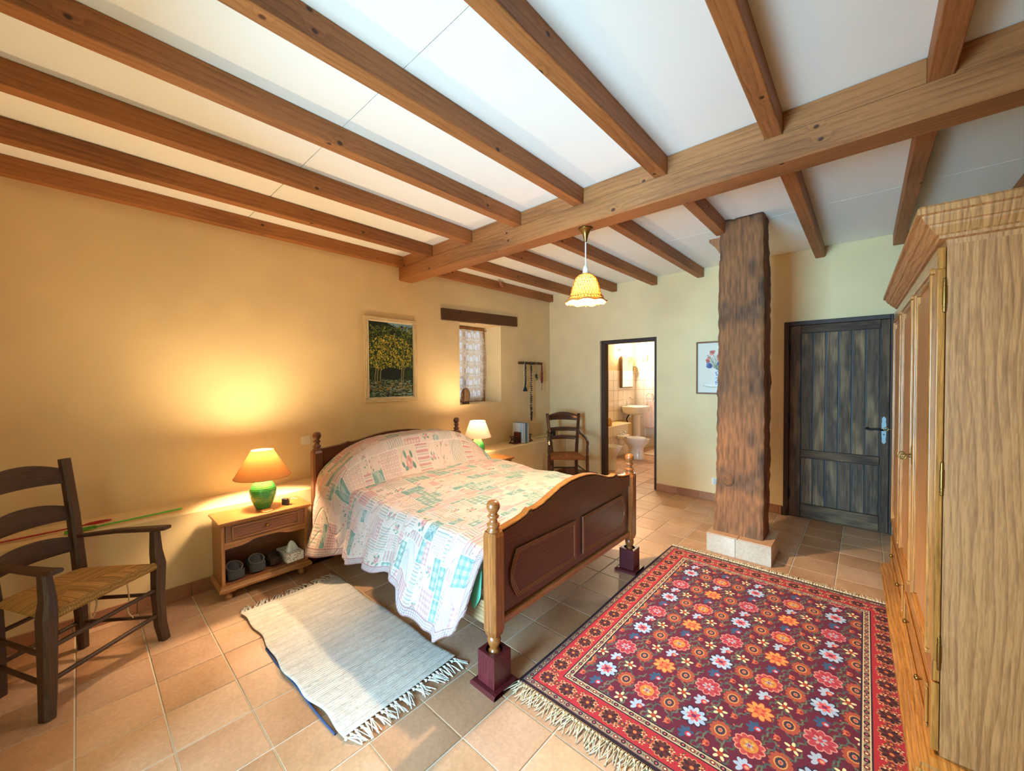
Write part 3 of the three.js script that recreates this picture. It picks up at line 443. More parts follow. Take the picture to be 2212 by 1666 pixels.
/* lamps */
const bulbM = new THREE.MeshStandardMaterial({ color: '#fff2dd', emissive: new THREE.Color(1.0, 0.78, 0.5), emissiveIntensity: 5 });
function tableLamp(label, x, y, z, rb, rt, y0, y1, col, power, bodyR) {
  const t = thing('table_lamp', label, 'lamp', [x, y, z], 0, 'bedside lamps'), gm = mat('#2f8f3f', 0.22, { phys: { clearcoat: 0.7, clearcoatRoughness: 0.1 } });
  const prof = []; for (let k = 0; k <= 60; k++) { const s = k / 60, yy = 0.003 + s * (y0 - 0.02); const r = lerp(0.043, 0.03, smooth(0.6, 1, s)) + (bodyR - 0.04) * Math.pow(Math.sin(Math.PI * clamp(Math.pow(s, 1.15) * 0.93 + 0.02)), 0.85); prof.push([r + 0.0008 * Math.sin(k * 2.1), yy]); } prof.unshift([0.0005, 0.003]); prof.push([0.02, y0 - 0.012], [0.0005, y0 - 0.01]);
  part('ceramic_body', lathe(prof, 36), gm, t); part('stem', rod([0, y0 - 0.015, 0], [0, y0 + 0.05, 0], 0.009, 10), M.brass, t);
  const sm = new THREE.MeshPhysicalMaterial({ color: col, roughness: 0.95, transmission: 0.07, thickness: 0, side: THREE.DoubleSide });
  const sh = part('shade', lathe([[rb, y0], [rt, y1]], 48), sm, t); part('rim', merge([new THREE.TorusGeometry(rb, 0.002, 6, 48).rotateX(Math.PI / 2).translate(0, y0, 0), new THREE.TorusGeometry(rt, 0.002, 6, 48).rotateX(Math.PI / 2).translate(0, y1, 0)]), sm, sh);
  part('bulb', new THREE.SphereGeometry(0.033, 16, 12).translate(0, y1 - 0.045, 0), bulbM, t);
  const l = new THREE.PointLight(new THREE.Color(1, 0.72, 0.42), power, 0, 2); l.position.set(0, y1 - 0.045, 0); l.castShadow = true; l.shadow.radius = 1.9; t.add(l);
}
tableLamp('lit table lamp with orange shade and green base beside the chair', 0.905, 0.546, -3.312, 0.182, 0.072, 0.235, 0.43, '#bd7b40', 4.7, 0.083);
tableLamp('lit table lamp with pale pink shade on the far nightstand', 3.09, 0.546, -3.33, 0.158, 0.088, 0.27, 0.455, '#eccab4', 2.6, 0.078);
{ const cm = mat('#d9a667', 0.5); for (const [x, z, l] of [[0.9, -3.215, 'round pale disc in front of the near bedside lamp'], [3.2, -3.27, 'round pale disc on the far nightstand']]) { const o = solo('pale_disc', lathe([[0.0005, 0.006], [0.036, 0.006], [0.039, 0.003], [0.036, 0], [0.0005, 0]], 24), cm, l, 'pale_disc', 'pale discs on the nightstands'); o.position.set(x, 0.5462, z); } }  // thin flat pale disc lying on each nightstand top
{ // small travel clock and its lead
  const k = thing('travel_clock', 'small black clock beside the near bedside lamp', 'clock', [1.035, 0.546, -3.255], 0.5); part('case', new RoundedBoxGeometry(0.022, 0.05, 0.05, 2, 0.006).translate(0, 0.026, 0), M.black, k); part('front_plate', new RoundedBoxGeometry(0.004, 0.058, 0.05, 1, 0.0015).rotateZ(-0.12).translate(0.016, 0.03, 0), mat('#a98765', 0.4), k);
  solo('power_lead', tube([[1.05, 0.552, -3.3], [1.07, 0.556, -3.34], [1.1, 0.556, -3.37], [1.13, 0.552, -3.37], [1.148, 0.549, -3.34]], 0.0025, 30, 6), mat('#e9dcc0', 0.5), 'cream lamp lead curling on the near nightstand', 'cable');
}
/* slippers and tissue box in the near nightstand */
function clog(label, x, z, ry, m, sole, k = 1) { // a slipper seen from the heel, toe pointing away
  const t = thing('slipper', label, 'slipper', [x, 0.1245, z], ry, 'slippers in the nightstand');
  const sec = (v) => { const L = v * 0.2 * k, w = 0.046 * k * (0.82 + 0.3 * Math.sin(Math.PI * clamp(v * 0.85 + 0.12))) * (v > 0.85 ? Math.sqrt(Math.max(0.02, 1 - Math.pow((v - 0.85) / 0.15, 2))) : 1), h = (v < 0.5 ? 0.062 + 0.02 * smooth(0.2, 0.5, v) : 0.082 - 0.045 * smooth(0.5, 1, v)) * k; return [L, w, h]; };
  part('upper', shell(28, 24, (u, v) => { const [L, w, h] = sec(v), open = v < 0.5 ? 0.3 * (1 - smooth(0.42, 0.5, v)) : 0, a = lerp(open, Math.PI - open, u); const hl = v < 0.06 ? smooth(-0.02, 0.06, v) : 1; return [Math.cos(a) * w * hl * -1, 0.016 + Math.pow(Math.sin(a), 0.7) * (h - 0.016), 0.1 * k - L]; }, null, 0.003), m, t);
  part('heel', shell(20, 8, (u, v) => { const a = lerp(0, Math.PI, u), w = 0.04 * k; return [Math.cos(a) * w, 0.012 + v * 0.05 * k, 0.088 * k + Math.sin(a) * 0.02 * k]; }, null, 0.003), m, t);
  { const p = []; for (let i = 0; i < 28; i++) { const a = i / 28 * 6.2832; p.push([Math.cos(a) * 0.04 * k, 0.07 * k + 0.012 * k * -Math.sin(a), 0.05 * k + Math.sin(a) * 0.052 * k]); } part('collar', tube(p, 0.004 * k, 56, 6, true), sole, t); }
  const s = new THREE.Shape(); s.absellipse(0, 0, 0.05 * k, 0.108 * k, 0, 6.2832); part('sole', extrude(s, 0.012, 0.003).rotateX(-Math.PI / 2).translate(0, 0.003, 0), sole, t);
}
{ const gm = mat('#3c3c40', 0.95), gs = mat('#5b5654', 0.9), bm = mat('#2e1c14', 0.98);
  clog('grey felt slipper nearest the left side of the nightstand', 0.702, -3.3, 0.03, gm, gs, 1.15); clog('grey felt slipper lying askew in the middle of the nightstand', 0.845, -3.312, -0.1, gm, gs, 1.15); clog('dark brown fluffy slipper beside the tissue box', 0.958, -3.312, 0.0, bm, bm, 0.9);
  const t = thing('tissue_box', 'flower printed tissue box with a tissue sticking out', 'tissue box', [1.072, 0.1245, -3.288], 0.06);
  const pm = mat('#ffffff', 0.6, { map: canvasTex(256, 128, (c, W, H) => { c.fillStyle = '#f3f0e6'; c.fillRect(0, 0, W, H); const r = rng(9); for (let k = 0; k < 26; k++) { c.fillStyle = ['#8a3c78', '#b0303a', '#5d7f45', '#c77fae'][k % 4]; c.beginPath(); c.ellipse(r() * W, r() * H, 5 + r() * 9, 3 + r() * 5, r() * 3, 0, 7); c.fill(); } }) });
  part('carton', grainUV(new RoundedBoxGeometry(0.12, 0.062, 0.2, 1, 0.003).translate(0, 0.031, 0), 0, 0.14, 0.07), pm, t); part('tissue', shell(18, 12, (u, v) => { const a = u * 6.2832, r = 0.05 * Math.pow(1 - v, 0.6) * (0.75 + 0.3 * Math.sin(a * 3 + 1)) + 0.002; return [Math.cos(a) * r, 0.06 + v * 0.075, Math.sin(a) * r * 0.7 + 0.02]; }, null, 0.0008), mat('#eaf0ee', 0.9), t); }

/* ================= CHAIRS ================= */
const rush = canvasTex(512, 512, (c, W, H) => { const r = rng(31); c.fillStyle = '#b48a50'; c.fillRect(0, 0, W, H); const tri = (pts, hor) => { c.save(); c.beginPath(); c.moveTo(...pts[0]); c.lineTo(...pts[1]); c.lineTo(...pts[2]); c.closePath(); c.clip(); for (let k = 0; k < W; k += 7) { const v = r(); c.fillStyle = `rgb(${150 + v * 70},${112 + v * 58},${60 + v * 44})`; if (hor) c.fillRect(0, k, W, 6); else c.fillRect(k, 0, 6, H); c.fillStyle = '#6d4d26'; if (hor) c.fillRect(0, k + 6, W, 1.4); else c.fillRect(k + 6, 0, 1.4, H); } c.restore(); };
  const m = [W * 0.5, H * 0.55]; tri([[0, 0], [W, 0], m], false); tri([[0, H], [W, H], m], false); tri([[0, 0], [0, H], m], true); tri([[W, 0], [W, H], m], true); });
function armchair(label, o) {
  const t = thing('rush_armchair', label, 'chair', [o.x, 0, o.z], o.ry), m = o.mat, hf = o.hf, hb = o.hb, d = o.d, S = o.seat, top = o.top, bt = o.bt, lean = o.lean, ah = o.arm, k = o.k || 1;
  const G = (g, ax = 1) => grainUV(g, ax, 1.2, 0.3);
  for (const s of [-1, 1]) {
    if (!o.curvy) part('front_leg', G(sweep([[s * (hf + 0.012), 0, d + 0.012], [s * hf, 0.1, d], [s * (hf - 0.006), 0.28, d - 0.004], [s * (hf - 0.004), S, d], [s * (hf - 0.012), S + 0.08, d - 0.004], [s * (hf - 0.008), ah, d - 0.012]], [[0.042, 0.046], [0.046, 0.05], [0.05, 0.054], [0.054, 0.06], [0.044, 0.05], [0.034, 0.04]].map((q) => q.map((v) => v * k)), [1, 0, 0], 0.22)), m, t);
    else part('front_leg', merge([sweep([[s * hf, 0, d], [s * hf, 0.2, d], [s * hf, S - 0.03, d], [s * hf, S + 0.03, d]], [[0.026, 0.026], [0.034, 0.034], [0.04, 0.04], [0.036, 0.036]], [1, 0, 0], 0.28), lathe([[0.014, 0], [0.02, 0.008], [0.013, 0.02], [0.018, 0.05], [0.02, 0.08], [0.014, ah - S - 0.06], [0.02, ah - S - 0.035]], 12).translate(s * hf, S + 0.025, d)].map((g) => G(g))), m, t);
    part('back_post', G(sweep([[s * hb, 0, -d + 0.01], [s * hb, S * 0.5, -d], [s * (hb + 0.004), S, -d - 0.004], [s * lerp(hb, bt, 0.5), lerp(S, top, 0.5), -d - lean * 0.42], [s * bt, top, -d - lean]], [[0.036, 0.038], [0.044, 0.046], [0.046, 0.048], [0.044, 0.044], [0.042, 0.036]].map((q) => q.map((v) => v * k)), [1, 0, 0], 0.2)), m, t);
    const bp = (y) => { const f = (y - S) / (top - S); return [s * lerp(hb, bt, f), y, -d - lean * f]; };
    if (!o.curvy) { const a = bp(ah - 0.012); part('arm', G(sweep([[a[0], a[1], a[2] + 0.01], [lerp(a[0], s * hf, 0.5) + s * 0.006, ah + 0.004, lerp(a[2], d, 0.5)], [s * (hf - 0.004), ah + 0.01, d], [s * (hf - 0.002), ah + 0.016, d + 0.06]], [[0.034, 0.018], [0.046, 0.02], [0.06, 0.022], [0.05, 0.02]], [1, 0, 0], 0.3), 2), m, t); }
    else { const a = bp(S + 0.32); part('arm', G(sweep([[a[0], a[1], a[2] + 0.012], [a[0] + s * 0.03, a[1] - 0.06, a[2] + 0.07], [s * (hf - 0.02), ah + 0.055, -0.04], [s * hf, ah + 0.03, 0.1], [s * hf, ah - 0.005, d + 0.005], [s * hf, ah - 0.04, d + 0.018], [s * hf, ah - 0.055, d + 0.004]], [[0.026, 0.032], [0.028, 0.03], [0.034, 0.03], [0.036, 0.032], [0.036, 0.034], [0.034, 0.028], [0.03, 0.02]], [1, 0, 0], 0.3), 2), m, t); }
    for (const y of o.sideRails) part('side_stretcher', G(rod([s * (hf - 0.003), y, d], [s * hb, y + 0.005, -d], 0.0095 * k, 8), 2), m, t);
  }
  for (const y of o.frontRails) part('front_stretcher', G(rod([-hf, y, d], [hf, y, d], 0.0105 * k, 8), 0), m, t); for (const y of o.backRails) part('back_stretcher', G(rod([-hb, y, -d], [hb, y, -d], 0.0105 * k, 8), 0), m, t);
  for (const [y, h0, h1] of o.slats) { // bowed back slats, arched along the top
    const f = (y - S) / (top - S), hw = lerp(hb, bt, f) - 0.006, zz = -d - lean * f;
    part('slat', shell(24, 3, (u, v) => { const q = u * 2 - 1, a = 1 - q * q; return [q * hw, y - h0 / 2 + a * (h1 - h0) * 0.25 + v * (h0 + (h1 - h0) * a) - (1 - v) * 0 , zz - 0.028 * a - (v - 0.5) * 0.02 + 0.008]; }, (u, v) => [u * 0.35 + y, v * 0.25 + y], 0.014), m, t); }
  // rush seat
  const e = 0.022; part('rush_seat', grid(36, 60, (u, v) => { const a = v * 6.2832, cx = Math.cos(a), sx = Math.sin(a), p = 0.22, qx = Math.sign(cx) * Math.pow(Math.abs(cx), p), qz = Math.sign(sx) * Math.pow(Math.abs(sx), p), w = u < 0.5 ? u * 2 : 2 - u * 2, r = Math.pow(w, 0.9); const zc = qz * (d + e - 0.004) * r, ww = lerp(hb, hf, (zc / (d + e) + 1) / 2) + e * 0.55, x = qx * ww * r; const ed = Math.pow(w, 6); return [x, S + (u < 0.5 ? 0.016 * (1 - ed) - 0.006 * (1 - Math.abs(r)) : -0.02 * (1 - ed)) + 0.004 - 0.006 * ed, zc]; }, (u, v) => { const a = v * 6.2832, cx = Math.cos(a), sx = Math.sin(a), p = 0.22, w = u < 0.5 ? u * 2 : 2 - u * 2, r = Math.pow(w, 0.9); return [0.5 + 0.49 * r * Math.sign(cx) * Math.pow(Math.abs(cx), p), 0.5 + 0.49 * r * Math.sign(sx) * Math.pow(Math.abs(sx), p)]; }), o.rush, t);
  const roll = []; for (let k2 = 0; k2 < 46; k2++) { const q = k2 / 45 * 2 - 1; roll.push(new THREE.TorusGeometry(0.016, 0.0062, 5, 10).rotateY(Math.PI / 2).rotateX(0.2 * Math.sin(k2)).translate(q * (hf - 0.024), S - 0.001, d + 0.002)); } const rl = part('front_roll', merge(roll), o.rush, t); rl.userData.kind = 'stuff';
  if (o.cords) { const cm = mat('#c7ab80', 0.9); part('loose_cord', tube([[0.02, S - 0.02, d - 0.12], [0.03, S - 0.1, d - 0.11], [0.0, S - 0.16, d - 0.1], [-0.012, S - 0.1, d - 0.1], [0.0, S - 0.03, d - 0.1]], 0.004, 30, 6), cm, t); part('loose_cord', tube([[0.13, S - 0.02, d - 0.06], [0.135, S - 0.12, d - 0.05], [0.128, S - 0.2, d - 0.05], [0.15, S - 0.25, d - 0.045]], 0.0035, 24, 6), cm, t); }
  return t;
}
armchair('dark rustic rush-seated armchair in the left foreground', { x: -0.03, z: -3.0, ry: 0.657, mat: M.chair, rush: mat('#ffffff', 0.85, { map: rush, bump: rush, bs: 0.003 }), hf: 0.258, hb: 0.17, d: 0.193, seat: 0.445, top: 1.06, bt: 0.188, lean: 0.1, arm: 0.64, frontRails: [0.155, 0.305], sideRails: [0.14, 0.27], backRails: [0.15, 0.3], slats: [[0.965, 0.075, 0.115], [0.76, 0.07, 0.105], [0.59, 0.075, 0.1]], cords: true, k: 1.08 });
armchair('glossy dark armchair with curved arms in the far corner', { x: 4.435, z: -3.02, ry: -0.846, mat: M.chairGloss, rush: mat('#c9a184', 0.85, { map: rush, bump: rush, bs: 0.002 }), hf: 0.25, hb: 0.17, d: 0.215, seat: 0.44, top: 0.975, bt: 0.228, lean: 0.13, arm: 0.66, frontRails: [0.2], sideRails: [0.16, 0.26], backRails: [0.22], slats: [[0.915, 0.07, 0.11], [0.755, 0.045, 0.055], [0.64, 0.04, 0.05]], curvy: true });

/* ================= WARDROBE ================= */
{
  const t = thing('oak_wardrobe', 'large golden oak wardrobe with three moulded doors and drawers', 'wardrobe', [1.968, 0, 0.129], 0.018);
  const L = 2.05, o = 0.081, x0 = o, x1 = L - o, zf = o, zb = 0.66;
  part('side_panel', box(x0, x0 + 0.022, 0.12, 1.98, zf, zb, 0.002, 1), M.oak, t); part('side_panel', box(x1 - 0.022, x1, 0.12, 1.98, zf, zb, 0.002, 1), M.oak, t);
  part('carcass', merge([box(x0 + 0.022, x1 - 0.022, 0.12, 0.14, zf + 0.004, zb), box(x0 + 0.022, x1 - 0.022, 1.94, 1.96, zf + 0.004, zb), box(x0 + 0.022, x1 - 0.022, 0.14, 1.94, zb - 0.01, zb), box(x0 + 0.022, x1 - 0.022, 0.385, 0.4, zf + 0.004, zb - 0.01)]), M.oak, t);
  part('plinth', box(x0 + 0.03, x1 - 0.03, 0, 0.06, zf + 0.03, zb - 0.02), M.oakS, t);
  part('cornice', grainUV(moulding(x0, x1, zf, zb, [[0.0, 1.955], [0.004, 1.972], [0.02, 1.976], [0.023, 1.986], [0.03, 1.99], [0.048, 2.012], [0.05, 2.02], [0.057, 2.023], [0.068, 2.044], [0.07, 2.051], [0.081, 2.055], [0.081, 2.075], [0.074, 2.083], [-0.02, 2.083]]), 0), M.oak, t);
  part('base_moulding', grainUV(moulding(x0, x1, zf, zb, [[0.03, 0.055], [0.081, 0.058], [0.081, 0.085], [0.07, 0.092], [0.066, 0.1], [0.055, 0.104], [0.05, 0.115], [0.036, 0.12], [0.022, 0.128], [-0.02, 0.13]]), 0), M.oakS, t);
  const fz = 0.058, dw = (x1 - x0) / 3;
  const ring = (a0, a1, b0, b1, w, z0, z1, r = 0.006) => [box(a0, a1, b1 - w, b1, z0, z1, r, 0), box(a0, a1, b0, b0 + w, z0, z1, r, 0), box(a0, a0 + w, b0 + w, b1 - w, z0, z1, r, 1), box(a1 - w, a1, b0 + w, b1 - w, z0, z1, r, 1)];
  for (let k = 0; k < 3; k++) {
    const a = x0 + k * dw + 0.002, b = x0 + (k + 1) * dw - 0.002, y0 = 0.395, y1 = 1.95;
    const d = part('door', merge(ring(a, b, y0, y1, 0.075, fz, 0.079, 0.003)), M.oakS, t);
    part('door_panel', box(a + 0.07, b - 0.07, y0 + 0.07, y1 - 0.07, fz + 0.008, fz + 0.016, 0, 1), M.oak, d);
    part('panel_moulding', merge([...ring(a + 0.06, b - 0.06, y0 + 0.06, y1 - 0.06, 0.02, fz - 0.012, fz + 0.006), ...ring(a + 0.078, b - 0.078, y0 + 0.078, y1 - 0.078, 0.014, fz - 0.006, fz + 0.01, 0.004)]), M.oakS, d);
    part('raised_field', box(a + 0.13, b - 0.13, y0 + 0.13, y1 - 0.13, fz - 0.002, fz + 0.01, 0.008, 1), M.oak, d);
    const kx = k === 0 ? b - 0.035 : a + (k === 1 ? 0.035 : dw - 0.04), es = part('lock_plate', extrude((() => { const s = new THREE.Shape(); s.moveTo(0, -0.045); s.bezierCurveTo(0.03, -0.03, 0.012, -0.01, 0.02, 0); s.bezierCurveTo(0.012, 0.01, 0.03, 0.03, 0, 0.045); s.bezierCurveTo(-0.03, 0.03, -0.012, 0.01, -0.02, 0); s.bezierCurveTo(-0.012, -0.01, -0.03, -0.03, 0, -0.045); return s; })(), 0.003, 0.001).translate(kx, 1.11, fz - 0.004), M.brass, d);
    part('key', merge([rod([kx, 1.11, fz], [kx, 1.11, fz - 0.03], 0.003, 8), new THREE.TorusGeometry(0.012, 0.003, 8, 16).rotateY(Math.PI / 2).translate(kx, 1.11, fz - 0.04)]), M.brass, es);
    const hx = k === 2 ? b + 0.004 : a - 0.004; for (const y of [1.78, 1.13, 0.5]) part('hinge', lathe([[0.0005, -0.062], [0.004, -0.06], [0.0055, -0.056], [0.004, -0.052], [0.006, -0.048], [0.0045, -0.044], [0.006, -0.04], [0.0045, -0.036], [0.0065, -0.032], [0.0065, 0.032], [0.0045, 0.036], [0.006, 0.04], [0.0045, 0.044], [0.006, 0.048], [0.004, 0.052], [0.0055, 0.056], [0.004, 0.06], [0.0005, 0.062]], 12).translate(hx, y, k === 2 ? fz + 0.016 : fz + 0.018), M.brass, d);
  }
  for (let k = 0; k < 2; k++) {
    const a = x0 + k * (x1 - x0) / 2 + 0.002, b = x0 + (k + 1) * (x1 - x0) / 2 - 0.002, y0 = 0.14, y1 = 0.388;
    const d = part('drawer', box(a, b, y0, y1, fz, 0.079, 0.003, 0), M.oakS, t);
    part('drawer_moulding', merge(ring(a + 0.05, b - 0.05, y0 + 0.04, y1 - 0.04, 0.018, fz - 0.01, fz, 0.005)), M.oakS, d);
    for (const f of [0.24, 0.76]) part('knob', lathe([[0.0035, 0], [0.0045, 0.006], [0.01, 0.012], [0.0115, 0.018], [0.008, 0.023], [0.0005, 0.025]], 14).rotateX(-Math.PI / 2).translate(lerp(a, b, f), 0.262, fz), M.brass, d);
  }
}

/* ================= RUGS ================= */
const persian = canvasTex(2048, 1490, (c, W, H) => {
  const S = W / 2.06, r = rng(41), pick = (a) => a[Math.floor(r() * a.length)];
  const NAVY = '#23182b', MAR = '#621c36', RED = '#b02a35', BEI = '#a08870', BLUE = '#8fa3c0', OR = '#cf7a45', CRM = '#e6d6a8', GRN = '#3f4a38', TEAL = '#2f4a63', PNK = '#c65a5e';
  const petals = (x, y, R, n, a, b, ctr, rim) => { if (rim) { c.fillStyle = rim; for (let k = 0; k < n; k++) { const t = k / n * 6.2832; c.beginPath(); c.ellipse(x + Math.cos(t) * R * 0.62, y + Math.sin(t) * R * 0.62, R * 0.44, R * 0.3, t, 0, 7); c.fill(); } } for (let k = 0; k < n; k++) { const t = k / n * 6.2832; c.fillStyle = k % 2 ? a : b; c.beginPath(); c.ellipse(x + Math.cos(t) * R * 0.6, y + Math.sin(t) * R * 0.6, R * 0.36, R * 0.2, t, 0, 7); c.fill(); } c.fillStyle = ctr; c.beginPath(); c.arc(x, y, R * 0.34, 0, 7); c.fill(); };
  const disc = (x, y, a, b, col) => { c.fillStyle = col; c.beginPath(); c.ellipse(x, y, a, b, 0, 0, 7); c.fill(); };
  const medal = (x, y, R) => { for (let k = 0; k < 10; k++) { const t = k / 10 * 6.2832; disc(x + Math.cos(t) * R * 0.8, y + Math.sin(t) * R * 0.66, R * 0.26, R * 0.24, '#8a3a34'); } disc(x, y, R * 0.85, R * 0.68, '#9c4a34'); disc(x, y, R * 0.66, R * 0.52, OR); disc(x, y, R * 0.52, R * 0.4, '#2b2430'); disc(x, y, R * 0.3, R * 0.22, '#8f7a6a'); disc(x, y, R * 0.16, R * 0.12, '#5a3a3a'); };
  const leaf = (x, y, a, l, col) => { c.save(); c.translate(x, y); c.rotate(a); c.fillStyle = col; c.beginPath(); c.moveTo(-l, 0); c.quadraticCurveTo(0, -l * 0.38, l, 0); c.quadraticCurveTo(0, l * 0.3, -l, 0); c.fill(); c.restore(); };
  c.fillStyle = '#2a1420'; c.fillRect(0, 0, W, H); const m0 = 0.028 * S; 
  const rect = (m, col) => { c.fillStyle = col; c.fillRect(m, m, W - 2 * m, H - 2 * m); };
  rect(m0 * 0.6, BEI); // outer guard
  const guard = (m, w) => { const st = w * 1.15; const run = (x0, y0, dx, dy, n) => { for (let k = 0; k < n; k++) { const x = x0 + dx * k, y = y0 + dy * k; disc(x, y, w * 0.34, w * 0.34, k % 2 ? NAVY : '#7c2c30'); disc(x, y, w * 0.16, w * 0.16, k % 2 ? PNK : CRM); leaf(x + dx * 0.5, y + dy * 0.5, k, w * 0.34, k % 2 ? GRN : NAVY); } }; const nx = Math.floor((W - 2 * m) / st), ny = Math.floor((H - 2 * m) / st), sx = (W - 2 * m) / nx, sy = (H - 2 * m) / ny; run(m, m, sx, 0, nx + 1); run(m, H - m, sx, 0, nx + 1); run(m, m, 0, sy, ny + 1); run(W - m, m, 0, sy, ny + 1); };
  const line = (m, col, w) => { c.strokeStyle = col; c.lineWidth = w; c.strokeRect(m, m, W - 2 * m, H - 2 * m); };
  guard(m0 * 0.6 + 0.0145 * S, 0.03 * S); const mr = 0.046 * S; rect(mr, RED); line(mr, NAVY, 5); line(m0 * 0.6, '#7a5a50', 4);
  // red band
  const bandW = 0.115 * S, mb = mr + bandW / 2; const band = (x0, y0, x1, y1, n) => { for (let k = 0; k <= n; k++) { const t = k / n, x = lerp(x0, x1, t), y = lerp(y0, y1, t); if (k % 2 === 0) { petals(x, y, bandW * 0.36, 11, '#3a1a22', '#5c2a2a', '#5a1a24', '#c0805a'); disc(x, y, bandW * 0.07, bandW * 0.07, OR); } else { for (let q = 0; q < 4; q++) { const a = q * 1.57 + 0.6, X = x + Math.cos(a) * bandW * 0.26, Y = y + Math.sin(a) * bandW * 0.26; petals(X, Y, bandW * 0.13, 5, CRM, '#dba06a', '#8f2a2c'); leaf(X + bandW * 0.13, Y, a, bandW * 0.1, GRN); } petals(x, y, bandW * 0.15, 8, '#4a2630', '#7c2c30', OR, '#b0553f'); } } };
  const nx = 32, ny = 22; band(mb, mb, W - mb, mb, nx); band(mb, H - mb, W - mb, H - mb, nx); band(mb, mb, mb, H - mb, ny); band(W - mb, mb, W - mb, H - mb, ny);
  const mg = mr + bandW; rect(mg, BEI); guard(mg + 0.0185 * S, 0.032 * S); line(mg, NAVY, 5); line(mg + 6, CRM, 3); const mf = mg + 0.037 * S; rect(mf, MAR); line(mf, NAVY, 6); line(mf - 7, CRM, 3);
  // field: staggered blossoms on a dark ground
  c.save(); c.beginPath(); c.rect(mf + 3, mf + 3, W - 2 * mf - 6, H - 2 * mf - 6); c.clip();
  const P = 0.2185 * S, ox = mf + 0.155 * S, oy = mf + 0.102 * S, at = (i, j, f) => f(ox + i * P, oy + j * P);
  const feather = (x, y, a, l) => { for (let q = -2; q <= 2; q++) leaf(x + Math.cos(a) * q * l * 0.3, y + Math.sin(a) * q * l * 0.3, a + (q % 2 ? 0.5 : -0.4), l * 0.38, pick(['#4d5a48', '#5d6a58', '#66705a', '#46585a'])); };
  for (let i = -1; i < 9; i++) for (let j = -1; j < 7; j++) for (const [dx, dy, a] of [[0.25, 0.2, 0.5], [0.75, 0.3, 0.7], [0.25, 0.7, 0.4], [0.75, 0.8, 0.6], [0.5, 0.22, 0.5], [0.3, 0.45, 2.2], [0.72, 0.55, 2.4], [0.1, 0.3, 0.4], [0.9, 0.7, 0.5]]) at(i + dx, j + dy, (x, y) => { feather(x, y, a + (r() - 0.5) * 0.4, P * 0.26); disc(x + P * 0.06, y - P * 0.03, 4, 4, pick(['#7a2038', '#c05a48', TEAL])); });
  for (let i = -1; i < 9; i++) for (let j = -1; j < 7; j++) {
    const ei = ((i % 2) + 2) % 2, ej = ((j % 2) + 2) % 2, R = P * 0.262;
    at(i, j, (x, y) => { if (!ei && !ej) { petals(x, y, R, 10, '#9fb8d8', '#b4c6dc', '#4a1a38', '#31203a'); petals(x, y, R * 0.56, 8, '#d0485a', '#e07a70', '#7a2a55'); } else if (ei && ej) { petals(x, y, R, 9, '#d98a4a', '#e09a55', '#8a2430', '#8a2430'); petals(x, y, R * 0.55, 8, '#c8483a', '#d96a48', OR); } else if (ej) { petals(x, y, R, 11, '#a8343c', '#b8484a', '#c2603f', '#d98a78'); disc(x, y, R * 0.6, R * 0.58, '#c8843f'); petals(x, y, R * 0.46, 8, '#d0a860', '#c0703f', '#7a2a4a'); petals(x, y, R * 0.24, 6, BLUE, '#a9b6c9', '#a83040'); } else { petals(x, y, R, 10, '#a83444', '#b04252', '#9a2c3c', '#cf8a86'); petals(x, y, R * 0.5, 7, '#9fb0c8', '#c8a0a0', '#c04858'); } });
    at(i, j + 0.5, (x, y) => { for (let k = 0; k < 12; k++) { const t = k / 12 * 6.2832; disc(x + Math.cos(t) * P * 0.19, y + Math.sin(t) * P * 0.15, P * 0.045, P * 0.045, '#a8503c'); } disc(x, y, P * 0.185, P * 0.148, '#a8503c'); disc(x, y, P * 0.135, P * 0.108, '#d9a860'); disc(x, y, P * 0.118, P * 0.093, '#b05a40'); for (let k = 0; k < 10; k++) { const t = k / 10 * 6.2832; disc(x + Math.cos(t) * P * 0.082, y + Math.sin(t) * P * 0.062, P * 0.027, P * 0.024, '#2f3244'); } disc(x, y, P * 0.05, P * 0.038, '#c88a6a'); disc(x, y, P * 0.03, P * 0.022, '#b04a44'); });
    at(i + 0.5, j, (x, y) => { const dk = (i + j) % 2; for (let k = 0; k < 5; k++) { const t = -2.6 + k * 0.9; c.fillStyle = dk ? '#35557a' : '#a9bcd4'; c.beginPath(); c.ellipse(x + Math.cos(t) * P * 0.1, y + Math.sin(t) * P * 0.08, P * 0.075, P * 0.042, t, 0, 7); c.fill(); } disc(x, y + P * 0.05, P * 0.062, P * 0.06, '#c23a44'); disc(x, y + P * 0.06, P * 0.034, P * 0.036, dk ? '#a9c0dc' : '#d9a080'); });
    const sg = (i + j) % 2 ? 1 : -1; at(i + 0.47, j + 0.5 + sg * 0.13, (x, y) => petals(x, y, P * 0.155, 5, CRM, '#ecdca6', '#a8442f')); at(i + 0.53, j + 0.5 - sg * 0.13, (x, y) => { disc(x, y, P * 0.075, P * 0.06, '#c05a40'); leaf(x - P * 0.05, y - P * 0.03, 0.6, P * 0.06, '#d98a60'); leaf(x + P * 0.05, y - P * 0.03, 2.4, P * 0.06, '#d07a5a'); disc(x, y + P * 0.02, P * 0.03, P * 0.03, '#8a2a30'); });
  }
  c.restore();
});
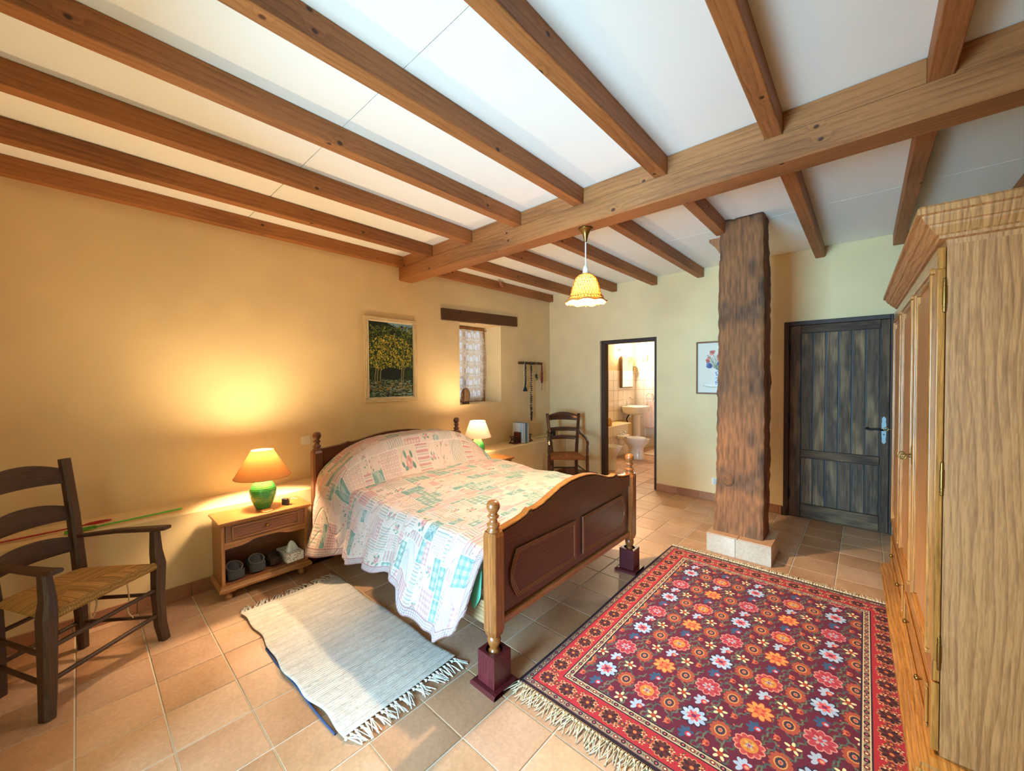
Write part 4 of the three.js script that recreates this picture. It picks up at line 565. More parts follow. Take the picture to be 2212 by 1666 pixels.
{
  const t = thing('persian_rug', 'red Persian rug with flowered field and cream fringe', 'rug');
  const wv = pn(256, 256, 401), weave = dataTex(256, 256, (u, v, o) => { o[0] = o[1] = o[2] = wv(u, v); }, false); weave.repeat.set(5, 4);
  const X0 = 1.435, X1 = 3.485, Z0 = -1.262, Z1 = 0.19, m = mat('#ffffff', 0.95, { map: persian, phys: { sheen: 0.4, sheenRoughness: 0.6, sheenColor: new THREE.Color('#b05060') } }); m.bumpMap = weave; m.bumpScale = 0.002;
  part('pile', shell(60, 44, (u, v) => [lerp(X0, X1, u), 0.009 + 0.0008 * Math.sin(u * 9 + v * 5), lerp(Z1, Z0, v) + 0.006 * Math.sin(u * 7) * (v > 0.98 ? 1 : 0)], (u, v) => [u, v], 0.008), m, t);
  const fr = [], r = rng(43); for (const [x, s] of [[X0, -1], [X1, 1]]) for (let z = Z0 + 0.006; z < Z1; z += 0.0062) { const l = s < 0 ? 0.06 + r() * 0.045 : 0.05 + r() * 0.03, a = (r() - 0.5) * 0.9, k = s; fr.push(tube([[x - k * 0.002, 0.006, z], [x + k * l * 0.35, 0.009 + r() * 0.006, z + a * l * 0.2], [x + k * l * 0.7, 0.006 + r() * 0.006, z + a * l * 0.55], [x + k * l, 0.0035, z + a * l]], 0.0021, 5, 4)); }
  for (const [x, s] of [[X0, -1], [X1, 1]]) for (let z = Z0 + 0.012; z < Z1; z += 0.0165) fr.push(new THREE.SphereGeometry(0.0065, 6, 5).translate(x + s * 0.014, 0.0075, z));
  const f = part('fringe', merge(fr), mat('#d9c7a4', 0.95), t); f.userData.kind = 'stuff';
}
{
  const t = thing('rag_rug', 'white woven rag rug with tasselled ends beside the bed', 'rug', [0.99, 0, -2.272], 0.03), n = pn(8, 70, 411), n2 = pn(90, 300, 412), n3 = pn(40, 90, 413);
  const tex = dataTex(512, 1024, (u, v, o) => { const g = 0.93 + 0.06 * (n(u, v) - 0.5) - 0.12 * smooth(0.72, 0.98, n2(u, v)) + 0.05 * (n3(u, v) - 0.5) - 0.08 * (1 - smooth(0.0, 0.12, Math.abs(((v * 22) % 1) - 0.5))); o[0] = g; o[1] = g * 0.985; o[2] = g * 0.965; });
  const wv = pn(30, 256, 415), bt = dataTex(256, 512, (u, v, o) => { o[0] = o[1] = o[2] = 0.5 + 0.5 * Math.sin(v * 512 * 1.2) * 0.6 + 0.4 * (wv(u, v) - 0.5); }, false);
  const m = mat('#dedad4', 0.97, { map: tex, bump: bt, bs: 0.004 }), hw = 0.308, hl = 0.668;
  const g = shell(40, 70, (u, v) => { const z = lerp(-hl, hl, v), e = 0.012 * Math.sin(v * 8) + 0.006 * Math.sin(v * 31), x = lerp(-hw + e, hw + 0.006 * Math.sin(v * 12 + 1), u); return [x, 0.008 + 0.0035 * (1 + Math.sin(v * 24 + u * 3)) * (0.3 + 0.7 * Math.abs(u * 2 - 1)), z]; }, (u, v) => [u, v], 0.006); g.scale(1, 1, 1);
  const flip = g.index.array; for (let i = 0; i < flip.length; i += 3) { const a = flip[i + 1]; flip[i + 1] = flip[i + 2]; flip[i + 2] = a; } g.computeVertexNormals(); part('weave', g, m, t);
  const fr = [], r = rng(44); for (const s of [-1, 1]) for (let i = 0; i < 26; i++) { const x = lerp(-hw + 0.01, hw - 0.01, i / 25), a = (r() - 0.35) * 0.9; for (let q = 0; q < 5; q++) { const l = 0.05 + r() * 0.045, b = a + (r() - 0.5) * 0.5; fr.push(tube([[x, 0.009, s * (hl - 0.004)], [x + b * l * 0.3, 0.012, s * (hl + l * 0.3)], [x + b * l * 0.7, 0.008 + r() * 0.006, s * (hl + l * 0.65)], [x + b * l * 1.1, 0.004, s * (hl + l)]], 0.0026, 5, 4)); } fr.push(new THREE.SphereGeometry(0.008, 6, 5).translate(x + a * 0.006, 0.011, s * (hl + 0.014))); }
  const f = part('tassels', merge(fr), mat('#dedad2', 0.97), t); f.userData.kind = 'stuff';
  // dark binding peeping out along the near long edge
  part('binding', tube([[-hw - 0.004, 0.004, -0.2], [-hw - 0.009, 0.004, 0.0], [-hw - 0.004, 0.004, 0.2], [-hw - 0.008, 0.004, 0.45], [-hw - 0.004, 0.004, 0.62]], 0.0045, 40, 6), mat('#2c3a5c', 0.9), t);
}

/* ================= PENDANT ================= */
{
  const t = thing('pendant_lamp', 'lit woven straw pendant lamp hanging from the beam', 'lamp', [2.45, 0, -1.494]);
  part('ceiling_cup', lathe([[0.0005, 2.561], [0.052, 2.561], [0.05, 2.553], [0.032, 2.54], [0.02, 2.515], [0.014, 2.49], [0.01, 2.47], [0.004, 2.464]], 24), M.brass, t); part('cord', rod([0, 2.27, 0], [0, 2.47, 0], 0.0045, 8), M.white, t);
  part('lamp_holder', lathe([[0.006, 2.3], [0.014, 2.29], [0.019, 2.272], [0.021, 2.262], [0.019, 2.258], [0.025, 2.24], [0.026, 2.225], [0.0005, 2.225]], 18), mat('#dfe3d2', 0.4), t);
  const R = [[2.24, 0.026], [2.23, 0.05], [2.21, 0.072], [2.18, 0.086], [2.14, 0.097], [2.1, 0.106], [2.07, 0.116], [2.05, 0.13], [2.036, 0.146]], rad = (y) => { for (let i = 1; i < R.length; i++) if (y >= R[i][0]) { const k = (R[i - 1][0] - y) / (R[i - 1][0] - R[i][0]); return lerp(R[i - 1][1], R[i][1], k); } return R[R.length - 1][1]; };
  const straw = new THREE.MeshPhysicalMaterial({ color: '#b4701f', roughness: 0.85, transmission: 0.1, thickness: 0, side: THREE.DoubleSide }), sm = new THREE.MeshPhysicalMaterial({ color: '#d08c3a', roughness: 0.95, transmission: 0.06, thickness: 0, side: THREE.DoubleSide });
  const st = []; for (const s of [-1, 1]) for (let k = 0; k < 34; k++) { const p = []; for (let i = 0; i <= 10; i++) { const y = lerp(2.24, 2.034, i / 10), a = k / 34 * 6.2832 + s * i * 0.075, q = rad(y) + 0.0012 * ((i + k) % 2 ? 1 : -1); p.push([Math.cos(a) * q, y + (i === 10 ? 0.004 * Math.sin(k * 1.1) : 0), Math.sin(a) * q]); } st.push(tube(p, 0.0016, 14, 4)); }
  for (let i = 1; i < 14; i++) { const y = lerp(2.235, 2.06, i / 14); st.push(new THREE.TorusGeometry(rad(y) + 0.001, 0.0013, 4, 48).rotateX(Math.PI / 2).translate(0, y, 0)); }
  const sh = part('straw_shade', merge(st), straw, t); part('lining', lathe(R.map(([y, r]) => [r - 0.003, y]), 48), sm, sh);
  const br = []; for (let i = 0; i <= 96; i++) { const a = i / 96 * 6.2832; br.push([Math.cos(a) * 0.147, 2.038 + 0.006 * Math.sin(a * 8), Math.sin(a) * 0.147]); } part('brim', tube(br.slice(0, 96), 0.0045, 140, 6, true), straw, sh);
  const b2 = []; for (let i = 0; i < 96; i++) { const a = i / 96 * 6.2832; b2.push([Math.cos(a) * 0.122, 2.066 + 0.007 * Math.abs(Math.sin(a * 4)), Math.sin(a) * 0.122]); } part('wire', tube(b2, 0.0018, 140, 5, true), mat('#5a3a1a', 0.7), sh);
  part('bulb', new THREE.SphereGeometry(0.04, 20, 14).scale(1, 1.2, 1).translate(0, 2.145, 0), bulbM, t);
  const l = new THREE.PointLight(new THREE.Color(1, 0.78, 0.5), 20, 0, 2); l.position.set(0, 2.145, 0); l.castShadow = true; l.shadow.radius = 1.8; t.add(l);
}

/* ================= ON THE WALLS ================= */
function picture(name, label, cat, w, h, fw, fm, tex, glossy, matm) {
  const t = thing(name, label, cat), d = 0.022; const bar = (a, b, c, e) => box(a, b, c, e, 0, d, 0.004);
  part('frame', merge([bar(-w / 2, w / 2, h / 2 - fw, h / 2), bar(-w / 2, w / 2, -h / 2, -h / 2 + fw), bar(-w / 2, -w / 2 + fw, -h / 2 + fw, h / 2 - fw), bar(w / 2 - fw, w / 2, -h / 2 + fw, h / 2 - fw)]), fm, t);
  part('picture', new THREE.PlaneGeometry(w - 2 * fw + 0.004, h - 2 * fw + 0.004).translate(0, 0, 0.008), mat('#ffffff', glossy ? 0.35 : 0.8, { map: tex }), t); part('backing', new THREE.BoxGeometry(w - fw, h - fw, 0.005).translate(0, 0, 0.0026), M.darkFrame, t);
  if (matm) part('slip', merge([[-1, 0], [1, 0]].flatMap(([s]) => [new THREE.BoxGeometry(0.008, h - 2 * fw, 0.004).translate(s * (w / 2 - fw - 0.004), 0, 0.012), new THREE.BoxGeometry(w - 2 * fw, 0.008, 0.004).translate(0, s * (h / 2 - fw - 0.004), 0.012)])), matm, t);
  return t;
}
{
  const forest = canvasTex(640, 920, (c, W, H) => { const r = rng(51); c.fillStyle = '#16261a'; c.fillRect(0, 0, W, H); c.fillStyle = '#7fa6bd'; c.beginPath(); c.moveTo(W * 0.35, 0); c.lineTo(W, 0); c.lineTo(W, H * 0.16); c.quadraticCurveTo(W * 0.7, H * 0.1, W * 0.35, 0); c.fill();
    const dab = (n, y0, y1, cols, s) => { for (let k = 0; k < n; k++) { c.fillStyle = cols[Math.floor(r() * cols.length)]; c.globalAlpha = 0.85; c.beginPath(); c.ellipse(r() * W, lerp(y0, y1, r()) * H, s * (0.5 + r()), s * 0.5 * (0.5 + r()), r() * 3, 0, 7); c.fill(); } c.globalAlpha = 1; };
    dab(1500, 0.04, 0.8, ['#1d3320', '#27421f', '#14251a', '#35511f'], 13); dab(900, 0.06, 0.6, ['#6f7f2a', '#8a8f35', '#4f6a2c', '#a6a542'], 9); 
    for (let k = 0; k < 650; k++) { const a = r() * 6.283, q = Math.sqrt(r()); c.fillStyle = ['#c9b23a', '#b49a2c', '#d9c65a', '#8d8a2a'][Math.floor(r() * 4)]; c.beginPath(); c.ellipse(W * (0.48 + 0.5 * q * Math.cos(a)), H * (0.42 + 0.25 * q * Math.sin(a)), 5 + r() * 6, 3 + r() * 4, r() * 3, 0, 7); c.fill(); }
    c.fillStyle = '#0f1f1c'; c.beginPath(); c.ellipse(W * 0.5, H * 0.68, W * 0.26, H * 0.08, 0, 0, 7); c.fill();
    c.strokeStyle = '#a8a070'; for (const [x, l] of [[0.14, 0.2], [0.19, 0.24], [0.25, 0.22], [0.71, 0.27], [0.75, 0.22]]) { c.lineWidth = 7; c.beginPath(); c.moveTo(W * x, H * 0.8); c.bezierCurveTo(W * (x - 0.01), H * 0.7, W * (x + 0.03), H * (0.8 - l * 0.7), W * (x + 0.02), H * (0.8 - l)); c.stroke(); }
    for (let k = 0; k < 700; k++) { const y = lerp(0.76, 1, r()); c.fillStyle = ['#8fa39a', '#4f6f56', '#2a4a34', '#1a3022', '#5f8a5a', '#a8b4b4'][Math.floor(r() * 6)]; c.fillRect(r() * W, y * H, 14 + r() * 34, 3 + r() * 4); } dab(160, 0.78, 0.9, ['#b5873a', '#c29a44', '#8f6a2a'], 8); c.fillStyle = '#5f9aa8'; c.fillRect(W * 0.86, H * 0.95, W * 0.1, H * 0.02); });
  const p = picture('forest_painting', 'green and yellow woodland pond painting in a gilt frame', 'painting', 0.625, 0.89, 0.042, mat('#ead9b0', 0.4, { map: T.fine }), forest, true, mat('#f0e6d0', 0.6)); p.position.set(2.258, 1.697, ZW + 0.001);
  const flowers = canvasTex(512, 700, (c, W, H) => { c.fillStyle = '#d9d2bf'; c.fillRect(0, 0, W, H); const r = rng(53); c.fillStyle = '#b0a689'; c.beginPath(); c.ellipse(W * 0.5, H * 0.86, W * 0.36, H * 0.035, 0, 0, 7); c.fill(); c.fillStyle = '#e2dcca'; c.beginPath(); c.ellipse(W * 0.5, H * 0.85, W * 0.34, H * 0.028, 0, 0, 7); c.fill();
    c.fillStyle = '#cfd6d8'; c.beginPath(); c.moveTo(W * 0.44, H * 0.55); c.lineTo(W * 0.66, H * 0.55); c.lineTo(W * 0.64, H * 0.86); c.lineTo(W * 0.45, H * 0.86); c.fill(); c.fillStyle = '#4a5a78'; for (let k = 0; k < 40; k++) { c.beginPath(); c.ellipse(W * lerp(0.46, 0.63, r()), H * lerp(0.57, 0.84, r()), 5, 8, r() * 3, 0, 7); c.fill(); }
    for (let k = 0; k < 60; k++) { c.strokeStyle = ['#5f7048', '#7a8a5c', '#495a3a'][k % 3]; c.lineWidth = 3; c.beginPath(); c.moveTo(W * 0.55, H * 0.56); c.quadraticCurveTo(W * lerp(0.3, 0.8, r()), H * 0.45, W * lerp(0.22, 0.9, r()), H * lerp(0.2, 0.52, r())); c.stroke(); }
    const bl = (x, y, s, col) => { for (let k = 0; k < 9; k++) { c.fillStyle = col[k % col.length]; c.beginPath(); c.ellipse(W * x + (r() - 0.5) * s, H * y + (r() - 0.5) * s, s * 0.5, s * 0.32, r() * 3, 0, 7); c.fill(); } }; const re = ['#c0604a', '#d98a70', '#a84a38'], b = ['#3a4a86', '#55659c', '#27356a']; bl(0.38, 0.2, 46, re); bl(0.58, 0.3, 60, re); bl(0.28, 0.34, 48, re); bl(0.78, 0.3, 56, re); bl(0.3, 0.46, 56, b); bl(0.58, 0.42, 40, b); bl(0.75, 0.44, 44, b); bl(0.68, 0.2, 40, ['#e0b090', '#d09a78']); });
  const f = picture('flower_print', 'framed flower vase print half hidden by the timber pillar', 'picture', 0.46, 0.632, 0.018, mat('#8d5a30', 0.45, { map: T.fine }), flowers, true); f.rotation.y = -Math.PI / 2; f.position.set(XB - 0.001, 1.602, -1.314);
}
{ // peg rack with necklaces
  const bs = []; for (let k = 0; k < 9; k++) bs.push([k % 2 ? 0.018 : 0.011, k * 0.066]); const pr = []; for (let k = 0; k <= 64; k++) { const s = k / 64; pr.push([0.0135 + 0.0065 * Math.abs(Math.sin(s * Math.PI * 8)), s * 0.56]); } pr.unshift([0.0005, 0]); pr.push([0.0005, 0.56]);
  const t = thing('peg_rack', 'dark turned wooden rail with pegs on the bed wall', 'rack', [4.31, 1.715, ZW + 0.022]); part('rail', grainUV(lathe(pr, 14).rotateZ(-Math.PI / 2), 0), M.lintel, t); for (const x of [0.1, 0.24, 0.37, 0.5]) part('peg', rod([x, 0, 0.01], [x, 0.012, 0.05], 0.006, 8), M.lintel, t);
  const strand = (x, w, len, rb, m, n, extra) => { const g = [], r = rng(600 + n + Math.round(x * 100)); for (let k = 0; k < n; k++) { const a = k / n * 6.2832, px = Math.sin(a) * w * (0.6 + 0.4 * Math.cos(a) * -1) + (r() - 0.5) * 0.004, py = -len / 2 + Math.cos(a) * len / 2; g.push(new THREE.IcosahedronGeometry(rb * (0.8 + 0.4 * r()), 1).translate(px, py, (r() - 0.5) * rb)); } return g; };
  const put = (name, label, x, geos) => { const n = thing(name, label, 'necklace', [4.31 + x, 1.722, ZW + 0.062], 0, 'necklaces on the rail'); for (const [pn_, g, m] of geos) part(pn_, merge(g), m, n); };
  const bk = mat('#17171c', 0.3), brn = mat('#3a2820', 0.4), tan = mat('#8a6a4a', 0.5), grn = mat('#31443a', 0.25), red = mat('#7d1a2c', 0.3), ivory = mat('#cdbfa6', 0.5);
  put('tassel_necklace', 'black necklace ending in a dark tassel', 0.1, [['beads', strand(0, 0.016, 0.31, 0.009, bk, 46).map((g) => g.translate(0, -0.006, 0.008)), bk], ['tassel', [lathe([[0.004, -0.31], [0.012, -0.33], [0.01, -0.345], [0.026, -0.395], [0.034, -0.425], [0.0005, -0.425]], 14)], mat('#1c2030', 0.9)], ['light_string', [tube([[-0.01, 0, 0], [-0.035, -0.1, 0], [-0.03, -0.2, 0], [-0.012, -0.28, 0]], 0.003, 20, 5)], ivory]]);
  put('long_bead_necklace', 'very long brown and ivory bead necklace', 0.24, [['dark_beads', strand(0, 0.016, 0.86, 0.012, brn, 90), brn], ['ivory_beads', strand(0.3, 0.012, 0.82, 0.0075, ivory, 60), ivory]]);
  put('green_bead_necklace', 'short dark green bead necklace', 0.37, [['cord', [tube([[-0.014, 0, 0], [-0.018, -0.09, 0], [-0.006, -0.17, 0]], 0.003, 16, 5), tube([[0.014, 0, 0], [0.018, -0.09, 0], [0.008, -0.17, 0]], 0.004, 16, 5)], tan], ['beads', (() => { const g = [], r = rng(71); for (let k = 0; k < 26; k++) { const a = r() * 6.28, q = Math.sqrt(r()); g.push(new THREE.IcosahedronGeometry(0.008 + r() * 0.004, 1).translate(Math.cos(a) * 0.028 * q, -0.215 + Math.sin(a) * 0.042 * q, (r() - 0.5) * 0.02)); } return g; })(), grn]]);
  put('red_bead_necklace', 'dark red multi-strand bead necklace with hanging cord', 0.5, [['beads', (() => { const g = []; for (let s = 0; s < 4; s++) g.push(...strand(s, 0.014 + s * 0.007, 0.27 + s * 0.012, 0.007, red, 44)); return g; })(), red], ['cord', [tube([[0, -0.29, 0], [0.006, -0.34, 0], [0.0, -0.38, 0], [0.008, -0.42, 0]], 0.005, 16, 6)], mat('#9a5a4a', 0.8)]]);
}
function plate(label, cat, x, y, z, ry, kids) { const t = thing(cat === 'light switch' ? 'light_switch' : 'wall_socket', label, cat, [x, y, z], ry); part('plate', new RoundedBoxGeometry(0.08, 0.08, 0.009, 2, 0.003).translate(0, 0, 0.0045), M.plastic, t); kids(t); return t; }
plate('cream light switch on the wall left of the headboard', 'light switch', 1.378, 0.94, ZW, 0, (t) => { part('rocker', new RoundedBoxGeometry(0.042, 0.03, 0.006, 2, 0.002).translate(0, 0, 0.011), M.plastic, t); });
plate('white wall socket low down beside the timber pillar', 'socket', XB, 0.24, -1.33, -Math.PI / 2, (t) => { for (const y of [0.018, -0.018]) part('outlet', lathe([[0.0005, 0.002], [0.012, 0.002], [0.013, 0.005], [0.016, 0.005], [0.016, 0]], 18).rotateX(Math.PI / 2).translate(0, y, 0.008), mat('#b9c8d2', 0.4), t); });
{ // little carved moth on the wall joist
  const g = []; for (const s of [-1, 1]) g.push(extrude([[0, -0.02], [s * 0.045, -0.034], [s * 0.085, 0.012], [s * 0.1, 0.03], [s * 0.04, 0.03], [0, 0.018]], 0.006, 0.001).rotateX(-0.25)); g.push(new THREE.SphereGeometry(0.009, 10, 8).scale(1, 2.6, 1).translate(0, 0, 0.004));
  const o = solo('moth_ornament', merge(g).scale(1.15, 1.15, 1.15).rotateY(0.5), mat('#bd7d5c', 0.7), 'small brown moth shaped ornament on the joist by the wall', 'ornament'); o.position.set(3.845, 2.763, JR[0] + 0.045); }

/* ================= ON THE LEDGE ================= */
{ // bookends and books
  const bm = mat('#6a3422', 0.45, { map: T.fine }), im = mat('#15110f', 0.5);
  const bookend = (label, x, s) => { const t = thing('bookend', label, 'bookend', [x, LEDGE + 0.006, -3.6], 0, 'pair of bookends'); const X = (v) => v * s; const bx = (a, b, y0, y1, z0, z1) => box(Math.min(X(a), X(b)), Math.max(X(a), X(b)), y0, y1, z0, z1, 0.002);
    part('upright', bx(0, 0.012, 0, 0.15, -0.06, 0.06), bm, t); part('base', bx(0.012, 0.13, 0, 0.01, -0.06, 0.06), bm, t); part('seat', grainUV(new THREE.BoxGeometry(0.075, 0.01, 0.12).rotateZ(s * 0.12).translate(s * 0.075, 0.093, 0), 2), bm, t); part('seat_back', bx(0.018, 0.028, 0.095, 0.14, -0.055, 0.055), bm, t);
    for (const z of [-0.045, 0.045]) part('iron_leg', merge([tube([[s * 0.105, 0.09, z], [s * 0.085, 0.06, z], [s * 0.085, 0.035, z], [s * 0.115, 0.012, z]], 0.006, 14, 6), tube([[s * 0.025, 0.09, z], [s * 0.045, 0.06, z], [s * 0.045, 0.035, z], [s * 0.02, 0.012, z]], 0.006, 14, 6), new THREE.TorusGeometry(0.014, 0.004, 6, 14).translate(s * 0.065, 0.05, z)]), im, t); };
  bookend('small wooden desk shaped bookend left of the books', 4.105, -1); bookend('small wooden desk shaped bookend right of the books', 4.235, 1);
  const cov = canvasTex(128, 192, (c, W, H) => { c.fillStyle = '#dfe9f0'; c.fillRect(0, 0, W, H); c.fillStyle = '#a9cbe2'; c.fillRect(10, 12, W - 20, 60); c.fillStyle = '#c6dcea'; c.fillRect(10, 84, W - 20, 92); });
  const cols = ['#ffffff', '#5d86a3', '#cfd3c8']; [['pale blue paperback standing foremost between the bookends', 4.107, 0.045, 0.27, 0.2], ['blue hardback standing between two other books', 4.153, 0.04, 0.275, 0.2], ['thin grey book beside the right hand bookend', 4.194, 0.038, 0.262, 0.19]].forEach(([l, x, w, h, d], k) => { const b = thing('book', l, 'book', [x, LEDGE + 0.006, -3.6], 0, 'books on the ledge'); part('cover', merge([box(0.001, 0.004, 0, h, -d / 2, d / 2, 0, 1), box(w - 0.004, w - 0.001, 0, h, -d / 2, d / 2, 0, 1), box(0.001, w - 0.001, 0, h, d / 2 - 0.003, d / 2, 0, 1)].map((g) => (k ? g : grainUV(g, 1, 0.29, 0.21, 0, 0.5)))), k ? mat(cols[k], 0.5) : mat('#ffffff', 0.4, { map: cov }), b); part('pages', box(0.004, w - 0.004, 0.004, h - 0.004, -d / 2 + 0.003, d / 2 - 0.003), mat('#ece5d4', 0.9), b); });
}
{ // long shoehorn and fly swatter
  const y = LEDGE + 0.012; const r = thing('shoehorn', 'long red shoehorn lying on the ledge behind the chair', 'shoehorn'); part('blade', sweep([[-0.55, y, -3.56], [-0.2, y + 0.004, -3.575], [0.02, y + 0.006, -3.585]], [[0.02, 0.008], [0.018, 0.008], [0.012, 0.007]], [0, 0, 1], 0.3), mat('#b3202a', 0.35), r); part('loop', new THREE.TorusGeometry(0.03, 0.0055, 8, 24).scale(1.7, 0.6, 1).rotateX(-Math.PI / 2).translate(0.07, y + 0.008, -3.587), mat('#b3202a', 0.35), r);
  const g = thing('fly_swatter', 'bright green fly swatter lying on the ledge behind the chair', 'fly swatter'), gm = mat('#4fb33a', 0.4); part('handle', sweep([[0.06, y, -3.515], [0.3, y + 0.002, -3.53], [0.47, y + 0.004, -3.54]], [[0.012, 0.008], [0.013, 0.009], [0.016, 0.01]], [0, 0, 1], 0.3), gm, g);
  const mesh = []; for (let k = 0; k <= 8; k++) { mesh.push(new THREE.BoxGeometry(0.13, 0.003, 0.003).translate(-0.005, y, -3.545 + k * 0.0075)); mesh.push(new THREE.BoxGeometry(0.003, 0.003, 0.062).translate(-0.07 + k * 0.016, y, -3.515)); } part('net', merge(mesh), gm, g);
}
{ // black plug adapter and lead in the corner
  const t = thing('power_adapter', 'black plug adapter on the ledge behind the corner chair', 'adapter', [4.93, LEDGE + 0.006, -3.6]); part('case', new RoundedBoxGeometry(0.07, 0.09, 0.06, 2, 0.008).translate(0, 0.046, 0), M.black, t); part('cable', tube([[-0.03, 0.03, 0.02], [-0.12, 0.012, 0.03], [-0.25, 0.005, 0.0], [-0.4, 0.004, -0.02]], 0.004, 30, 6), mat('#8a9a7a', 0.6), t);
  const s = solo('wood_scrap', box(0, 0.05, 0, 0.016, 0, 0.03, 0.003), M.stand, 'small reddish wooden wedge on the ledge beside the far lamp', 'wood piece'); s.position.set(3.4, LEDGE + 0.006, -3.62); s.rotation.y = 0.3;
  const mr = thing('shaving_mirror', 'small round framed mirror on the niche window sill', 'mirror', [3.385, 1.16, -3.87], -0.35); part('frame', new THREE.TorusGeometry(0.075, 0.007, 8, 32).scale(0.8, 1.15, 1).translate(0, 0.115, 0), mat('#5a4534', 0.5), mr); part('glass', new THREE.CylinderGeometry(0.075, 0.075, 0.004, 32).rotateX(Math.PI / 2).scale(0.8, 1.15, 1).translate(0, 0.115, 0), M.mirror, mr); part('prop', rod([0.02, 0.11, -0.004], [0.03, 0.0, -0.06], 0.006, 6), M.black, mr); part('foot', box(-0.05, 0.05, 0, 0.03, -0.008, 0.008, 0.003), mat('#5a4534', 0.5), mr);
}

/* ================= BATHROOM ================= */
{
  const XF = 8.25;
  const mk = (name, label, x0, x1, z0, z1, nx) => struct(name, wb(x0, x1, -0.1, CEIL, z0, z1), M.wall, label, 'wall');
  const wf = mk('wall_bathroom_end', 'far bathroom wall with pale tiles below cream plaster', XF, XF + 0.12, ZW, -0.9), wr = mk('wall_bathroom_right', 'bathroom wall out of sight beside the opening', XB + 0.18, XF, -0.9, -0.78);
  const tile = (p, x0, x1, y0, y1, z0, z1) => part('tile', box(x0, x1, y0, y1, z0, z1, 0.002), M.whiteTile, p);
  for (let j = 0; j < 8; j++) for (let i = 0; i < 9; i++) tile(wf, XF - 0.008, XF, j * 0.204 + 0.002, j * 0.204 + 0.2, ZW + i * 0.204 + 0.002, ZW + i * 0.204 + 0.2);
  const wl = struct('trim_2', null, null, 'pale wall tiles over the boxed bathroom ledge', 'wall tiles');
  for (let j = 3; j < 8; j++) for (let i = 0; i < 14; i++) tile(wl, XB + 0.3 + i * 0.204 + 0.002, XB + 0.3 + i * 0.204 + 0.2, j * 0.204 + 0.002, j * 0.204 + 0.2, ZW, ZW + 0.008);
  for (let j = 0; j < 3; j++) for (let i = 0; i < 9; i++) tile(wl, XB + 0.3 + i * 0.204 + 0.002, XB + 0.3 + i * 0.204 + 0.2, j * 0.195 + 0.002, j * 0.195 + 0.192, ZL, ZL + 0.008);
  // lit mirror
  const m = thing('bathroom_mirror', 'lit mirror cabinet above the bathroom basin', 'mirror'); part('cabinet', box(7.5, 8.0, 1.27, 1.93, ZW + 0.009, ZW + 0.06, 0.004), mat('#8a6a4a', 0.6), m); part('glass', new THREE.BoxGeometry(0.47, 0.6, 0.004).translate(7.75, 1.59, ZW + 0.064), M.mirror, m); part('rail', rod([7.52, 1.905, ZW + 0.075], [7.98, 1.905, ZW + 0.075], 0.006, 8), M.chrome, m);
  const lamp = thing('mirror_light', 'bright wall light over the bathroom mirror', 'lamp', [7.74, 2.06, ZW + 0.075]); part('bracket', box(-0.24, 0.24, -0.02, 0.02, -0.073, -0.045, 0.004), M.chrome, lamp); for (const x of [-0.16, 0, 0.16]) { part('globe', new THREE.SphereGeometry(0.05, 20, 14).translate(x, 0, 0), new THREE.MeshStandardMaterial({ color: '#fff4e2', emissive: new THREE.Color(1, 0.86, 0.66), emissiveIntensity: 4 }), lamp); const l = new THREE.PointLight(new THREE.Color(1, 0.82, 0.6), 2.4, 0, 2); l.position.set(x, 0, 0); l.castShadow = true; l.shadow.radius = 2.4; lamp.add(l); }
  // basin on its pedestal
  const b = thing('wash_basin', 'white wash basin on a pedestal in the bathroom', 'basin', [7.72, 0, -3.528]);
  const rim = (k) => { const s = []; for (let i = 0; i < 40; i++) { const a = i / 40 * 6.2832, cx = Math.cos(a), cz = Math.sin(a); s.push([Math.sign(cx) * Math.pow(Math.abs(cx), 0.55) * 0.29 * k, Math.sign(cz) * Math.pow(Math.abs(cz), 0.6) * 0.235 * k]); } return s; };
  const bas = []; for (const [k, y] of [[0.42, 0.72], [0.72, 0.735], [0.9, 0.78], [0.98, 0.84], [1.0, 0.885], [0.98, 0.895], [0.86, 0.888], [0.78, 0.82], [0.5, 0.765], [0.05, 0.755]]) bas.push(rim(k).map(([x, z]) => [x, y, z + (1 - k) * -0.06])); part('bowl', grid(40, bas.length - 1, (u, v) => bas[Math.round(v * (bas.length - 1))][Math.round(u * 40) % 40]), M.ceramic, b);
  part('pedestal', grid(24, 3, (u, v) => { const a = u * 6.2832; return [Math.cos(a) * lerp(0.09, 0.08, v), lerp(0, 0.74, v), Math.sin(a) * 0.085 + 0.01]; }), M.ceramic, b);
  part('tap', merge([tube([[0, 0.89, -0.19], [0, 1.0, -0.19], [0.0, 1.06, -0.15], [0, 1.07, -0.1], [0, 1.03, -0.06]], 0.011, 24, 8), rod([-0.06, 0.905, -0.19], [0.06, 0.905, -0.19], 0.012, 8)]), M.chrome, b); part('waste_pipe', tube([[-0.02, 0.73, -0.12], [-0.1, 0.62, -0.15], [-0.06, 0.5, -0.12], [-0.09, 0.42, -0.18]], 0.012, 24, 8), M.iron, b);
  // bidet and toilet
  const bowl = (t, rx, rz, H, m, hole) => { part('pedestal', grid(28, 8, (u, v) => { const a = u * 6.2832, k = lerp(0.55, 0.5, smooth(0, 0.4, v)) + 0.46 * smooth(0.45, 1, v); return [Math.cos(a) * rx * k, v * (H - 0.03), Math.sin(a) * rz * k + 0.02 * (1 - v)]; }), M.ceramic, t); const s = new THREE.Shape(); s.absellipse(0, 0, rx, rz, 0, 6.2832); if (hole) { const h = new THREE.Path(); h.absellipse(0, 0.03, rx * 0.68, rz * 0.68, 0, 6.2832); s.holes.push(h); } part(hole ? 'rim' : 'lid', extrude(s, 0.026, 0.008).rotateX(-Math.PI / 2).translate(0, H - 0.034, 0), m, t); };
